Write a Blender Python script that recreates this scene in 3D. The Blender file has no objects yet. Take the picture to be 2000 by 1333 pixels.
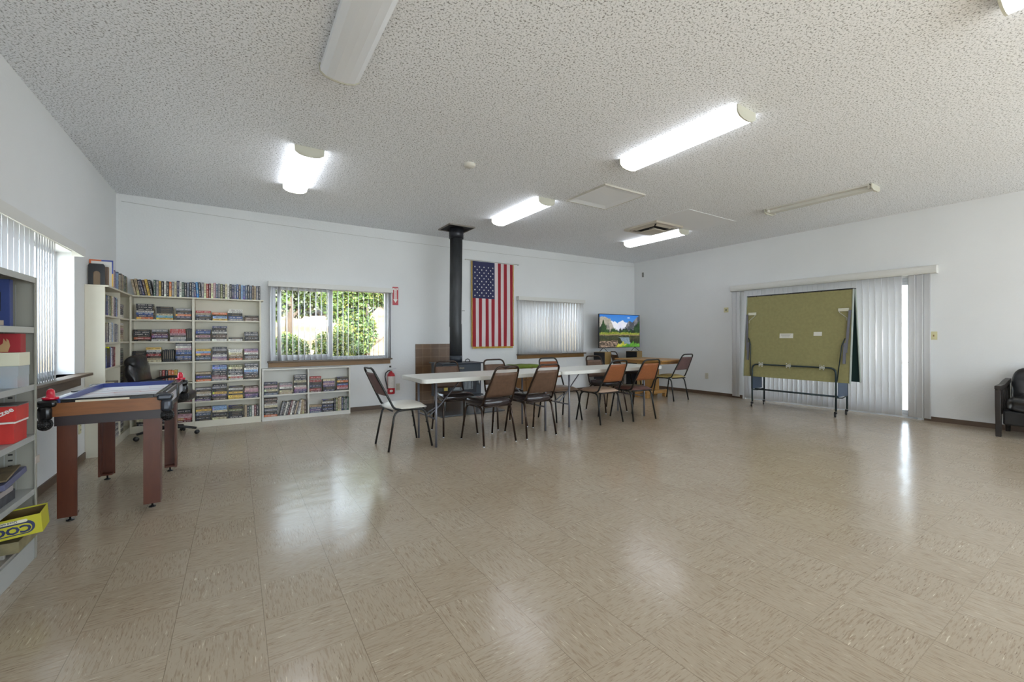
import bpy, bmesh, math, random
from mathutils import Vector, Matrix, Euler
PI = math.pi
SC = bpy.context.scene
COL = SC.collection
rnd = random.Random(7)

# room, in metres, the camera's foot at the origin
XL, XR, YB, YF, H = -1.248, 8.138, 7.105, -6.4, 2.976
WT = 0.14
TILE = 0.311

def lin(c):
    def f(v):
        v /= 255.0
        return v / 12.92 if v <= 0.04045 else ((v + 0.055) / 1.055) ** 2.4
    return (f(c[0]), f(c[1]), f(c[2]), 1.0)

# ------------------------------------------------------------------ materials
MATS = {}
def mat(name, rgb=(200, 200, 200), rough=0.6, metal=0.0, emit=None, estr=0.0, noise=0.0, nscale=8.0, nstretch=(1, 1, 1),
        bump=0.0, bscale=60.0, coat=0.0, trans=0.0, spec=0.5, alpha=1.0):
    if name in MATS:
        return MATS[name]
    m = bpy.data.materials.new(name)
    m.use_nodes = True
    nt = m.node_tree
    b = nt.nodes['Principled BSDF']
    b.inputs['Base Color'].default_value = lin(rgb)
    b.inputs['Roughness'].default_value = rough
    b.inputs['Metallic'].default_value = metal
    b.inputs['Specular IOR Level'].default_value = spec
    b.inputs['Coat Weight'].default_value = coat
    b.inputs['Coat Roughness'].default_value = 0.08
    if trans:
        b.inputs['Transmission Weight'].default_value = trans
    if alpha < 1:
        b.inputs['Alpha'].default_value = alpha
    if emit:
        b.inputs['Emission Color'].default_value = lin(emit)
        b.inputs['Emission Strength'].default_value = estr
    if noise or bump:
        tc = nt.nodes.new('ShaderNodeTexCoord')
        mp = nt.nodes.new('ShaderNodeMapping')
        mp.inputs['Scale'].default_value = nstretch
        nt.links.new(tc.outputs['Object'], mp.inputs['Vector'])
    if noise:
        n = nt.nodes.new('ShaderNodeTexNoise')
        n.inputs['Scale'].default_value = nscale
        n.inputs['Detail'].default_value = 5
        nt.links.new(mp.outputs['Vector'], n.inputs['Vector'])
        r = nt.nodes.new('ShaderNodeValToRGB')
        c = lin(rgb)
        r.color_ramp.elements[0].position = 0.3
        r.color_ramp.elements[1].position = 0.7
        r.color_ramp.elements[0].color = tuple(max(0, v * (1 - noise)) for v in c[:3]) + (1,)
        r.color_ramp.elements[1].color = tuple(min(1, v * (1 + noise)) for v in c[:3]) + (1,)
        nt.links.new(n.outputs['Fac'], r.inputs['Fac'])
        nt.links.new(r.outputs['Color'], b.inputs['Base Color'])
    if bump:
        n2 = nt.nodes.new('ShaderNodeTexNoise')
        n2.inputs['Scale'].default_value = bscale
        n2.inputs['Detail'].default_value = 3
        nt.links.new(tc.outputs['Object'], n2.inputs['Vector'])
        bp = nt.nodes.new('ShaderNodeBump')
        bp.inputs['Strength'].default_value = bump
        bp.inputs['Distance'].default_value = 0.01
        nt.links.new(n2.outputs['Fac'], bp.inputs['Height'])
        nt.links.new(bp.outputs['Normal'], b.inputs['Normal'])
    MATS[name] = m
    return m

def nmath(nt, op, a, b=None, c=None):
    n = nt.nodes.new('ShaderNodeMath'); n.operation = op
    for i, v in enumerate((a, b, c)):
        if v is None: continue
        if isinstance(v, (int, float)): n.inputs[i].default_value = v
        else: nt.links.new(v, n.inputs[i])
    return n.outputs[0]

def nmix(nt, fac, a, b, mode='MIX'):
    n = nt.nodes.new('ShaderNodeMix'); n.data_type = 'RGBA'; n.blend_type = mode
    for key, v in ((0, fac), (6, a), (7, b)):
        if isinstance(v, (int, float)): n.inputs[key].default_value = v
        elif isinstance(v, tuple): n.inputs[key].default_value = v
        else: nt.links.new(v, n.inputs[key])
    return n.outputs[2]

def floor_material():
    m = bpy.data.materials.new('vinyl_tile'); m.use_nodes = True
    nt = m.node_tree; b = nt.nodes['Principled BSDF']
    tc = nt.nodes.new('ShaderNodeTexCoord')
    sp = nt.nodes.new('ShaderNodeSeparateXYZ'); nt.links.new(tc.outputs['Object'], sp.inputs[0])
    ux = nmath(nt, 'DIVIDE', nmath(nt, 'SUBTRACT', sp.outputs[0], 0.0968 - 20 * TILE), TILE)
    uy = nmath(nt, 'DIVIDE', nmath(nt, 'SUBTRACT', sp.outputs[1], 1.1248 - 40 * TILE), TILE)
    ix = nmath(nt, 'FLOOR', ux); iy = nmath(nt, 'FLOOR', uy)
    fx = nmath(nt, 'FRACT', ux); fy = nmath(nt, 'FRACT', uy)
    par = nmath(nt, 'MODULO', nmath(nt, 'ADD', ix, iy), 2.0)
    # streaks run along x or along y from tile to tile
    cell = nt.nodes.new('ShaderNodeCombineXYZ')
    nt.links.new(ix, cell.inputs[0]); nt.links.new(iy, cell.inputs[1])
    wn = nt.nodes.new('ShaderNodeTexWhiteNoise'); wn.noise_dimensions = '2D'
    nt.links.new(cell.outputs[0], wn.inputs['Vector'])
    def streak(sl, sc_, seed, lo, hi):
        ca = nt.nodes.new('ShaderNodeCombineXYZ'); cb = nt.nodes.new('ShaderNodeCombineXYZ')
        zz = nmath(nt, 'MULTIPLY', nmath(nt, 'ADD', wn.outputs['Value'], seed), 37.0)
        nt.links.new(nmath(nt, 'MULTIPLY', sp.outputs[0], sl), ca.inputs[0])
        nt.links.new(nmath(nt, 'MULTIPLY', sp.outputs[1], sc_), ca.inputs[1])
        nt.links.new(zz, ca.inputs[2])
        nt.links.new(nmath(nt, 'MULTIPLY', sp.outputs[0], sc_), cb.inputs[0])
        nt.links.new(nmath(nt, 'MULTIPLY', sp.outputs[1], sl), cb.inputs[1])
        nt.links.new(zz, cb.inputs[2])
        mv = nt.nodes.new('ShaderNodeMix'); mv.data_type = 'VECTOR'
        nt.links.new(par, mv.inputs[0]); nt.links.new(ca.outputs[0], mv.inputs[4]); nt.links.new(cb.outputs[0], mv.inputs[5])
        n = nt.nodes.new('ShaderNodeTexNoise'); n.inputs['Scale'].default_value = 1.0
        n.inputs['Detail'].default_value = 2.0; n.inputs['Roughness'].default_value = 0.6
        nt.links.new(mv.outputs[1], n.inputs['Vector'])
        mr = nt.nodes.new('ShaderNodeMapRange')
        mr.inputs[1].default_value = lo; mr.inputs[2].default_value = hi
        nt.links.new(n.outputs['Fac'], mr.inputs[0])
        return mr.outputs[0]
    base = nt.nodes.new('ShaderNodeTexNoise'); base.inputs['Scale'].default_value = 1.3
    nt.links.new(tc.outputs['Object'], base.inputs['Vector'])
    c0 = nmix(nt, base.outputs['Fac'], lin((164, 150, 130)), lin((177, 164, 146)))
    c0 = nmix(nt, nmath(nt, 'MULTIPLY', wn.outputs['Value'], 0.35), c0, lin((159, 143, 122)))
    c1 = nmix(nt, nmath(nt, 'MULTIPLY', streak(16, 150, 3.0, 0.50, 0.66), 0.45), c0, lin((128, 106, 84)))
    c2 = nmix(nt, nmath(nt, 'MULTIPLY', streak(20, 210, 9.0, 0.63, 0.72), 0.7), c1, lin((104, 82, 64)))
    c3 = nmix(nt, nmath(nt, 'MULTIPLY', streak(13, 190, 21.0, 0.66, 0.73), 0.7), c2, lin((222, 208, 184)))
    # thin joints
    ex = nmath(nt, 'MINIMUM', fx, nmath(nt, 'SUBTRACT', 1.0, fx))
    ey = nmath(nt, 'MINIMUM', fy, nmath(nt, 'SUBTRACT', 1.0, fy))
    jn = nmath(nt, 'MAXIMUM', nmath(nt, 'LESS_THAN', ex, 0.0042), nmath(nt, 'MULTIPLY', nmath(nt, 'LESS_THAN', ey, 0.0038), 0.5))
    c4 = nmix(nt, nmath(nt, 'MULTIPLY', jn, 0.5), c3, lin((88, 72, 56)))
    nt.links.new(c4, b.inputs['Base Color'])
    # old wax: uneven gloss, soft undulation
    rn = nt.nodes.new('ShaderNodeTexNoise'); rn.inputs['Scale'].default_value = 3.0; rn.inputs['Detail'].default_value = 6
    nt.links.new(tc.outputs['Object'], rn.inputs['Vector'])
    mr = nt.nodes.new('ShaderNodeMapRange'); mr.inputs[3].default_value = 0.15; mr.inputs[4].default_value = 0.25
    nt.links.new(rn.outputs['Fac'], mr.inputs[0])
    nt.links.new(mr.outputs[0], b.inputs['Roughness'])
    b.inputs['IOR'].default_value = 1.5
    bn = nt.nodes.new('ShaderNodeTexNoise'); bn.inputs['Scale'].default_value = 5.0
    nt.links.new(tc.outputs['Object'], bn.inputs['Vector'])
    bp = nt.nodes.new('ShaderNodeBump'); bp.inputs['Strength'].default_value = 0.12; bp.inputs['Distance'].default_value = 0.02
    nt.links.new(bn.outputs['Fac'], bp.inputs['Height']); nt.links.new(bp.outputs['Normal'], b.inputs['Normal'])
    return m

def ceiling_material():
    m = bpy.data.materials.new('popcorn_texture'); m.use_nodes = True
    nt = m.node_tree; b = nt.nodes['Principled BSDF']
    tc = nt.nodes.new('ShaderNodeTexCoord')
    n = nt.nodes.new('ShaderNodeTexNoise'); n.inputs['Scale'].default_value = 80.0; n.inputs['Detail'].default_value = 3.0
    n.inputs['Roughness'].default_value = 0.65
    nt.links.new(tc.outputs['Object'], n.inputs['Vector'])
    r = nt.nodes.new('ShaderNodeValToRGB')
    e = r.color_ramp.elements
    e[0].position = 0.35; e[0].color = lin((128, 129, 130))  # dark flecks paint in the shade between the popcorn bumps
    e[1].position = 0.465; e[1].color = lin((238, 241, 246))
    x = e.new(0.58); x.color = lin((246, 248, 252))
    nt.links.new(n.outputs['Fac'], r.inputs['Fac'])
    nt.links.new(r.outputs['Color'], b.inputs['Base Color'])
    b.inputs['Roughness'].default_value = 0.95
    bp = nt.nodes.new('ShaderNodeBump'); bp.inputs['Strength'].default_value = 0.4; bp.inputs['Distance'].default_value = 0.006
    nt.links.new(n.outputs['Fac'], bp.inputs['Height']); nt.links.new(bp.outputs['Normal'], b.inputs['Normal'])
    return m

def wood(name, rgb, dark, scale=3.0, stretch=(1, 1, 14), rough=0.45):
    if name in MATS: return MATS[name]
    m = bpy.data.materials.new(name); m.use_nodes = True
    nt = m.node_tree; b = nt.nodes['Principled BSDF']
    tc = nt.nodes.new('ShaderNodeTexCoord'); mp = nt.nodes.new('ShaderNodeMapping')
    mp.inputs['Scale'].default_value = stretch
    nt.links.new(tc.outputs['Object'], mp.inputs['Vector'])
    n = nt.nodes.new('ShaderNodeTexNoise'); n.inputs['Scale'].default_value = scale; n.inputs['Detail'].default_value = 8
    n.inputs['Distortion'].default_value = 0.6
    nt.links.new(mp.outputs['Vector'], n.inputs['Vector'])
    c = nmix(nt, n.outputs['Fac'], lin(dark), lin(rgb))
    nt.links.new(c, b.inputs['Base Color']); b.inputs['Roughness'].default_value = rough
    MATS[name] = m
    return m

def vane_material():
    m = bpy.data.materials.new('blind_vane'); m.use_nodes = True
    nt = m.node_tree; b = nt.nodes['Principled BSDF']
    b.inputs['Base Color'].default_value = lin((240, 240, 241)); b.inputs['Roughness'].default_value = 0.55
    t = nt.nodes.new('ShaderNodeBsdfTranslucent'); t.inputs['Color'].default_value = lin((230, 230, 232))
    mx = nt.nodes.new('ShaderNodeMixShader'); mx.inputs[0].default_value = 0.28
    nt.links.new(b.outputs[0], mx.inputs[1]); nt.links.new(t.outputs[0], mx.inputs[2])
    nt.links.new(mx.outputs[0], nt.nodes['Material Output'].inputs['Surface'])
    return m

def attr_material(name, attr='Col', rough=0.7, emit=0.0):
    m = bpy.data.materials.new(name); m.use_nodes = True
    nt = m.node_tree; b = nt.nodes['Principled BSDF']
    a = nt.nodes.new('ShaderNodeAttribute'); a.attribute_name = attr
    nt.links.new(a.outputs['Color'], b.inputs['Base Color'])
    b.inputs['Roughness'].default_value = rough
    if emit:
        nt.links.new(a.outputs['Color'], b.inputs['Emission Color'])
        b.inputs['Emission Strength'].default_value = emit
    return m

def glass_material():
    m = bpy.data.materials.new('window_glass'); m.use_nodes = True
    nt = m.node_tree; nt.nodes.remove(nt.nodes['Principled BSDF'])
    t = nt.nodes.new('ShaderNodeBsdfTransparent'); t.inputs[0].default_value = (0.93, 0.95, 0.94, 1)
    g = nt.nodes.new('ShaderNodeBsdfGlossy'); g.inputs['Roughness'].default_value = 0.02
    f = nt.nodes.new('ShaderNodeFresnel'); f.inputs[0].default_value = 1.4
    mx = nt.nodes.new('ShaderNodeMixShader')
    gm = nt.nodes.new('ShaderNodeNewGeometry')
    nt.links.new(nmath(nt, 'MULTIPLY', f.outputs[0], nmath(nt, 'SUBTRACT', 1.0, gm.outputs['Backfacing'])), mx.inputs[0]); nt.links.new(t.outputs[0], mx.inputs[1]); nt.links.new(g.outputs[0], mx.inputs[2])
    nt.links.new(mx.outputs[0], nt.nodes['Material Output'].inputs['Surface'])
    return m

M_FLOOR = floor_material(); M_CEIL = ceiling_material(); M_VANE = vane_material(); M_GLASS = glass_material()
M_WALL = mat('wall_paint', (222, 223, 223), 0.75, noise=0.02, nscale=1.5, bump=0.15, bscale=45)
M_WHITE = mat('white_enamel', (214, 211, 202), 0.4)
M_SHELF = mat('shelf_paint', (214, 208, 190), 0.45, noise=0.03, nscale=4)
M_BLACK = mat('black_plastic', (26, 26, 28), 0.4)
M_CHROME = mat('chrome', (210, 210, 212), 0.15, metal=1.0)
M_ALU = mat('aluminium', (196, 198, 202), 0.4, metal=0.15)
M_GREYT = mat('grey_tube', (112, 112, 120), 0.35, metal=0.4)
M_BASEB = mat('dark_baseboard', (92, 74, 60), 0.5, noise=0.1)
M_IVORY = mat('ivory_plastic', (206, 200, 158), 0.4)

# ------------------------------------------------------------------ geometry
def xf(bm, vs, M):
    bmesh.ops.transform(bm, matrix=M, verts=vs)

class MB:
    def __init__(s):
        s.bm = bmesh.new(); s.mats = []; s.cur = 0
        s.smooth = False
    def use(s, m):
        if m not in s.mats: s.mats.append(m)
        s.cur = s.mats.index(m); return s
    def _fin(s, geom_faces):
        for f in geom_faces:
            f.material_index = s.cur
    def box(s, c, d, rot=None, bev=0.0, seg=2):
        r = bmesh.ops.create_cube(s.bm, size=1.0)
        vs = r['verts']
        M = Matrix.Translation(Vector(c)) @ (rot.to_matrix().to_4x4() if rot else Matrix()) @ Matrix.Diagonal((d[0], d[1], d[2], 1))
        xf(s.bm, vs, M)
        fs = set(f for v in vs for f in v.link_faces)
        for f in fs: f.material_index = s.cur
        if bev:
            es = set(e for v in vs for e in v.link_edges)
            r2 = bmesh.ops.bevel(s.bm, geom=list(es), offset=bev, segments=seg, affect='EDGES', profile=0.5)
            for f in r2['faces']: f.material_index = s.cur; f.smooth = True
        return s
    def bx(s, x0, x1, y0, y1, z0, z1, bev=0.0):
        return s.box(((x0 + x1) / 2, (y0 + y1) / 2, (z0 + z1) / 2), (abs(x1 - x0), abs(y1 - y0), abs(z1 - z0)), bev=bev)
    def tube(s, pts, r, n=8, closed=False, caps=True, flat=1.0):
        P = [Vector(p) for p in pts]; N = len(P)
        rr = r if isinstance(r, (list, tuple)) else [r] * N
        rings = []
        up = None
        for i in range(N):
            if closed: t = (P[(i + 1) % N] - P[i - 1]).normalized()
            elif i == 0: t = (P[1] - P[0]).normalized()
            elif i == N - 1: t = (P[-1] - P[-2]).normalized()
            else: t = ((P[i + 1] - P[i]).normalized() + (P[i] - P[i - 1]).normalized()).normalized()
            if up is None:
                a = Vector((0, 0, 1)) if abs(t.z) < 0.9 else Vector((1, 0, 0))
                up = (a - t * a.dot(t)).normalized()
            else:
                up = (up - t * up.dot(t)).normalized()
            sd = t.cross(up)
            rings.append([s.bm.verts.new(P[i] + (up * math.cos(2 * PI * k / n) * flat + sd * math.sin(2 * PI * k / n)) * rr[i]) for k in range(n)])
        for i in range(N if closed else N - 1):
            a = rings[i]; b = rings[(i + 1) % N]
            for k in range(n):
                f = s.bm.faces.new((a[k], a[(k + 1) % n], b[(k + 1) % n], b[k])); f.smooth = True; f.material_index = s.cur
        if caps and not closed:
            for ring, rev in ((rings[0], False), (rings[-1], True)):
                f = s.bm.faces.new(ring if rev else ring[::-1]); f.material_index = s.cur
        return s
    def lathe(s, prof, n=20, M=None, smooth=True):
        rings = []
        M = M or Matrix()
        for (r, z) in prof:
            if r < 1e-6:
                rings.append([s.bm.verts.new(M @ Vector((0, 0, z)))])
            else:
                rings.append([s.bm.verts.new(M @ Vector((r * math.cos(2 * PI * k / n), r * math.sin(2 * PI * k / n), z))) for k in range(n)])
        for a, b in zip(rings, rings[1:]):
            for k in range(n):
                k2 = (k + 1) % n
                if len(a) == 1 and len(b) == 1: continue
                if len(a) == 1: f = s.bm.faces.new((a[0], b[k2], b[k]))
                elif len(b) == 1: f = s.bm.faces.new((a[k], a[k2], b[0]))
                else: f = s.bm.faces.new((a[k], a[k2], b[k2], b[k]))
                f.smooth = smooth; f.material_index = s.cur
        for ring, flip in ((rings[0], True), (rings[-1], False)):
            if len(ring) > 1:
                f = s.bm.faces.new(ring[::-1] if flip else ring); f.material_index = s.cur
        return s
    def prism(s, poly, M, d, bev=0.0, smooth=False):
        """poly in the local xy plane, extruded along local z by d"""
        a = [s.bm.verts.new(M @ Vector((p[0], p[1], 0))) for p in poly]
        b = [s.bm.verts.new(M @ Vector((p[0], p[1], d))) for p in poly]
        n = len(poly); fs = [s.bm.faces.new(a[::-1]), s.bm.faces.new(b)]
        for k in range(n):
            f = s.bm.faces.new((a[k], a[(k + 1) % n], b[(k + 1) % n], b[k])); f.smooth = smooth; fs.append(f)
        for f in fs: f.material_index = s.cur
        if bev:
            es = list(set(e for f in fs[:2] for e in f.edges))
            r2 = bmesh.ops.bevel(s.bm, geom=es, offset=bev, segments=2, affect='EDGES', profile=0.5)
            for f in r2['faces']: f.material_index = s.cur; f.smooth = True
        return s
    def quad(s, a, b, c, d):
        f = s.bm.faces.new([s.bm.verts.new(Vector(p)) for p in (a, b, c, d)]); f.material_index = s.cur
        return s
    def sphere(s, c, r, seg=12, rings=8):
        rr = r if isinstance(r, (tuple, list)) else (r, r, r)
        g = bmesh.ops.create_uvsphere(s.bm, u_segments=seg, v_segments=rings, radius=1.0)
        xf(s.bm, g['verts'], Matrix.Translation(Vector(c)) @ Matrix.Diagonal((rr[0], rr[1], rr[2], 1)))
        for f in set(f for v in g['verts'] for f in v.link_faces): f.smooth = True; f.material_index = s.cur
        return s
    def build(s, name, m=None, parent=None, loc=(0, 0, 0), fixn=True):
        if fixn: bmesh.ops.recalc_face_normals(s.bm, faces=s.bm.faces[:])
        me = bpy.data.meshes.new(name)
        s.bm.to_mesh(me); s.bm.free()
        if s.mats:
            for q in s.mats: me.materials.append(q)
        elif m: me.materials.append(m)
        o = bpy.data.objects.new(name, me); COL.objects.link(o)
        o.location = loc
        if parent: o.parent = parent
        return o

def thing(name, label, cat, loc=(0, 0, 0), rz=0.0, group=None):
    o = bpy.data.objects.new(name, None); COL.objects.link(o)
    o.empty_display_size = 0.1
    o.location = loc; o.rotation_euler = (0, 0, rz)
    o['label'] = label; o['category'] = cat
    if group: o['group'] = group
    return o
def tag(o, label, cat, group=None, kind=None):
    o['label'] = label; o['category'] = cat
    if group: o['group'] = group
    if kind: o['kind'] = kind
    return o
def structure(o):
    o['kind'] = 'structure'; return o
def dup(root, loc, rz, label=None, group=None):
    r = root.copy(); COL.objects.link(r); r.location = loc; r.rotation_euler = (0, 0, rz)
    if label: r['label'] = label
    if group: r['group'] = group
    for ch in list(root.children):
        c = ch.copy(); COL.objects.link(c); c.parent = r
        for g in list(ch.children):
            d = g.copy(); COL.objects.link(d); d.parent = c
    return r

def rrect(w, d, r, n=5):
    pts = []
    for cx, cy, a0 in ((w / 2 - r, d / 2 - r, 0), (-w / 2 + r, d / 2 - r, 90), (-w / 2 + r, -d / 2 + r, 180), (w / 2 - r, -d / 2 + r, 270)):
        for k in range(n + 1):
            a = math.radians(a0 + 90 * k / n)
            pts.append((cx + r * math.cos(a), cy + r * math.sin(a)))
    return pts

def text_mesh(name, s, size, m, parent=None, M=None, extrude=0.0008, align='CENTER', bold=0.0):
    cu = bpy.data.curves.new(name, 'FONT'); cu.body = s; cu.size = size; cu.align_x = align; cu.align_y = 'CENTER'
    cu.extrude = extrude; cu.offset = bold; cu.resolution_u = 2
    t = bpy.data.objects.new(name, cu); COL.objects.link(t)
    dg = bpy.context.evaluated_depsgraph_get()
    me = bpy.data.meshes.new_from_object(t.evaluated_get(dg))
    bpy.data.objects.remove(t); bpy.data.curves.remove(cu)
    if M is not None: me.transform(M)
    me.name = name
    me.materials.clear(); me.materials.append(m)
    o = bpy.data.objects.new(name, me); COL.objects.link(o)
    if parent: o.parent = parent
    return o
def facing(axis):
    """matrix turning text (xy plane, z normal) to stand upright facing a direction"""
    if axis == '-y': return Matrix.Rotation(PI / 2, 4, 'X')
    if axis == '-x': return Matrix.Rotation(-PI / 2, 4, 'Z') @ Matrix.Rotation(PI / 2, 4, 'X')
    if axis == '+x': return Matrix.Rotation(PI / 2, 4, 'Z') @ Matrix.Rotation(PI / 2, 4, 'X')
# ------------------------------------------------------------------ room shell
structure(MB().bx(XL - WT, XR + WT, YF - WT, YB + WT, -0.1, 0).build('floor', M_FLOOR))
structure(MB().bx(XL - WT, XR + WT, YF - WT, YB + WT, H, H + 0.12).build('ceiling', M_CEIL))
M_EXT = mat('exterior_siding', (200, 196, 186), 0.8)
def wall_y(name, y0, y1, holes):
    b = MB(); xs = XL - WT
    for (a, c, z0, z1) in sorted(holes):
        b.bx(xs, a, y0, y1, 0, H)
        if z0 > 0: b.bx(a, c, y0, y1, 0, z0)
        b.bx(a, c, y0, y1, z1, H); xs = c
    b.bx(xs, XR + WT, y0, y1, 0, H)
    return structure(b.build(name, M_WALL))
def wall_x(name, x0, x1, holes):
    b = MB(); ys = YF
    for (a, c, z0, z1) in sorted(holes):
        b.bx(x0, x1, ys, a, 0, H)
        if z0 > 0: b.bx(x0, x1, a, c, 0, z0)
        b.bx(x0, x1, a, c, z1, H); ys = c
    b.bx(x0, x1, ys, YB, 0, H)
    return structure(b.build(name, M_WALL))
W1 = (0.41, 2.13, 0.84, 1.96); W2 = (4.73, 6.44, 0.84, 1.96); W3 = (3.35, 5.47, 0.85, 1.96); D1 = (1.97, 4.42, 0.0, 2.03)
wall_y('wall_back', YB, YB + WT, [W1, W2])
WF = [(-1.0, 1.95, 0.0, 2.7), (2.05, 4.95, 0.0, 2.7), (5.05, 7.95, 0.0, 2.7)]
WS = [(-6.2, -4.1, 0.0, 2.6), (-4.0, -1.9, 0.0, 2.6)]
wall_y('wall_front', YF - WT, YF, WF)
wall_x('wall_left', XL - WT, XL, [W3] + WS[:1])
wall_x('wall_right', XR, XR + WT, [D1] + WS)
# low dark baseboards
BH = 0.065
structure(MB().bx(1.50, XR, YB - 0.012, YB, 0, BH).build('baseboard_back', M_BASEB))
b = MB(); b.bx(XR - 0.012, XR, -1.88, 1.90, 0, BH); b.bx(XR - 0.012, XR, 4.47, YB - 0.012, 0, BH)
structure(b.build('baseboard_right', M_BASEB))
structure(MB().bx(XL, XL + 0.012, -1.88, 5.76, 0, BH).build('baseboard_left', M_BASEB))
b = MB(); b.bx(XL + 0.012, -1.0, YF, YF + 0.012, 0, BH).bx(1.95, 2.05, YF, YF + 0.012, 0, BH).bx(4.95, 5.05, YF, YF + 0.012, 0, BH).bx(7.95, XR - 0.012, YF, YF + 0.012, 0, BH)
structure(b.build('baseboard_front', M_BASEB))

M_SILLW = wood('stained_sill_wood', (150, 112, 62), (112, 76, 36), 4, (1.2, 12, 12), 0.45)
M_SILLD = wood('weathered_sill_wood', (118, 98, 84), (86, 70, 58), 4, (12, 1.2, 12), 0.6)
M_SILLT = mat('sill_top', (98, 82, 66), 0.5)
def window_back(name, W, mull, screen):
    x0, x1, z0, z1 = W
    t = bpy.data.objects.new(name, None); COL.objects.link(t); t.location = ((x0 + x1) / 2, YB, z0); structure(t)
    hw = (x1 - x0) / 2; hh = z1 - z0
    f = MB(); fy0, fy1 = 0.055, 0.10
    f.bx(-hw, hw, fy0, fy1, 0, 0.045); f.bx(-hw, hw, fy0, fy1, hh - 0.04, hh)
    f.bx(-hw, -hw + 0.04, fy0, fy1, 0.045, hh - 0.04); f.bx(hw - 0.04, hw, fy0, fy1, 0.045, hh - 0.04)
    f.build('window_frame', M_ALU, t)
    s = MB(); m0 = mull - (x0 + x1) / 2
    s.bx(-hw + 0.04, m0 + 0.03, fy0 - 0.02, fy0 + 0.003, 0.045, 0.08); s.bx(-hw + 0.04, m0 + 0.03, fy0 - 0.02, fy0 + 0.003, hh - 0.075, hh - 0.04)
    s.bx(m0 - 0.03, m0 + 0.03, fy0 - 0.022, fy0 + 0.02, 0.08, hh - 0.075); s.bx(-hw + 0.04, -hw + 0.075, fy0 - 0.02, fy0 + 0.003, 0.08, hh - 0.075)
    sash = s.build('sash', M_ALU, t)
    MB().bx(m0 - 0.038, m0 - 0.028, fy0 - 0.035, fy0 - 0.02, 0.42, 0.52).build('latch', M_GREYT, sash)
    MB().bx(-hw + 0.04, hw - 0.04, 0.075, 0.079, 0.045, hh - 0.04).build('glass', M_GLASS, t)
    r = MB(); r.bx(-hw - 0.035, hw + 0.045, -0.09, 0.052, -0.022, 0.0, bev=0.004)
    r.build('sill_top', M_SILLT, t)
    MB().bx(-hw - 0.02, hw + 0.03, -0.022, -0.001, -0.094, -0.023, bev=0.003).build('apron', M_SILLW, t)
    return t
window_back('window_1', W1, 1.235, True)
window_back('window_2', W2, 5.6, False)
# left wall window, beyond the metal shelves
y0, y1, z0, z1 = W3
t = bpy.data.objects.new('window_3', None); COL.objects.link(t); t.location = (XL, (y0 + y1) / 2, z0); structure(t)
hw = (y1 - y0) / 2; hh = z1 - z0
f = MB(); f.bx(-0.138, -0.118, -hw, hw, 0, 0.04); f.bx(-0.138, -0.118, -hw, hw, hh - 0.035, hh)
f.bx(-0.138, -0.118, -hw, -hw + 0.035, 0.04, hh - 0.035); f.bx(-0.138, -0.118, hw - 0.02, hw, 0.04, hh - 0.035); f.bx(-0.138, -0.118, -0.02, 0.02, 0.04, hh - 0.035)
f.build('window_frame', M_ALU, t)
MB().bx(-0.129, -0.125, -hw + 0.035, hw - 0.02, 0.04, hh - 0.035).build('glass', M_GLASS, t)
MB().bx(-0.112, 0.10, -hw - 0.04, hw + 0.13, -0.024, 0.0, bev=0.004).build('sill_top', M_SILLT, t)
MB().bx(0.001, 0.024, -hw - 0.03, hw + 0.09, -0.115, -0.025, bev=0.003).build('apron', M_SILLD, t)
# sliding glass door
y0, y1, z0, z1 = D1
t = bpy.data.objects.new('door_1', None); COL.objects.link(t); t.location = (XR, (y0 + y1) / 2, 0); structure(t)
hw = (y1 - y0) / 2
f = MB(); f.bx(0.03, 0.11, -hw, -hw + 0.04, 0, z1); f.bx(0.03, 0.11, hw - 0.04, hw, 0, z1); f.bx(0.03, 0.11, -hw + 0.04, hw - 0.04, z1 - 0.05, z1)
f.bx(0.03, 0.11, -hw + 0.04, hw - 0.04, 0, 0.035)
f.build('door_frame', M_ALU, t)
for k, (a, c, xx) in enumerate(((-hw + 0.04, 0.03, 0.05), (-0.03, hw - 0.04, 0.085))):
    p = MB(); p.bx(xx, xx + 0.022, a, a + 0.05, 0.035, z1 - 0.05); p.bx(xx, xx + 0.022, c - 0.05, c, 0.035, z1 - 0.05)
    p.bx(xx, xx + 0.022, a + 0.05, c - 0.05, 0.035, 0.11); p.bx(xx, xx + 0.022, a + 0.05, c - 0.05, z1 - 0.10, z1 - 0.05)
    po = p.build('sliding_panel', M_ALU, t)
    MB().bx(xx + 0.009, xx + 0.013, a + 0.05, c - 0.05, 0.11, z1 - 0.10).build('glass', M_GLASS, po)

# three unseen glass doors, added behind the camera for fill daylight
for k, (a, c, z0, z1) in enumerate(WF):
    t = bpy.data.objects.new('door_%d' % (k + 2), None); COL.objects.link(t); t.location = ((a + c) / 2, YF - WT, 0); structure(t)
    hw = (c - a) / 2; f = MB()
    f.bx(-hw, -hw + 0.05, 0.03, 0.10, 0, z1).bx(hw - 0.05, hw, 0.03, 0.10, 0, z1).bx(-0.03, 0.03, 0.03, 0.10, 0.04, z1 - 0.05).bx(-hw + 0.05, hw - 0.05, 0.03, 0.10, z1 - 0.05, z1).bx(-hw + 0.05, hw - 0.05, 0.03, 0.10, 0, 0.04)
    f.build('door_frame', M_ALU, t)
    MB().bx(-hw + 0.05, hw - 0.05, 0.062, 0.066, 0.04, z1 - 0.05).build('glass', M_GLASS, t)

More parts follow.
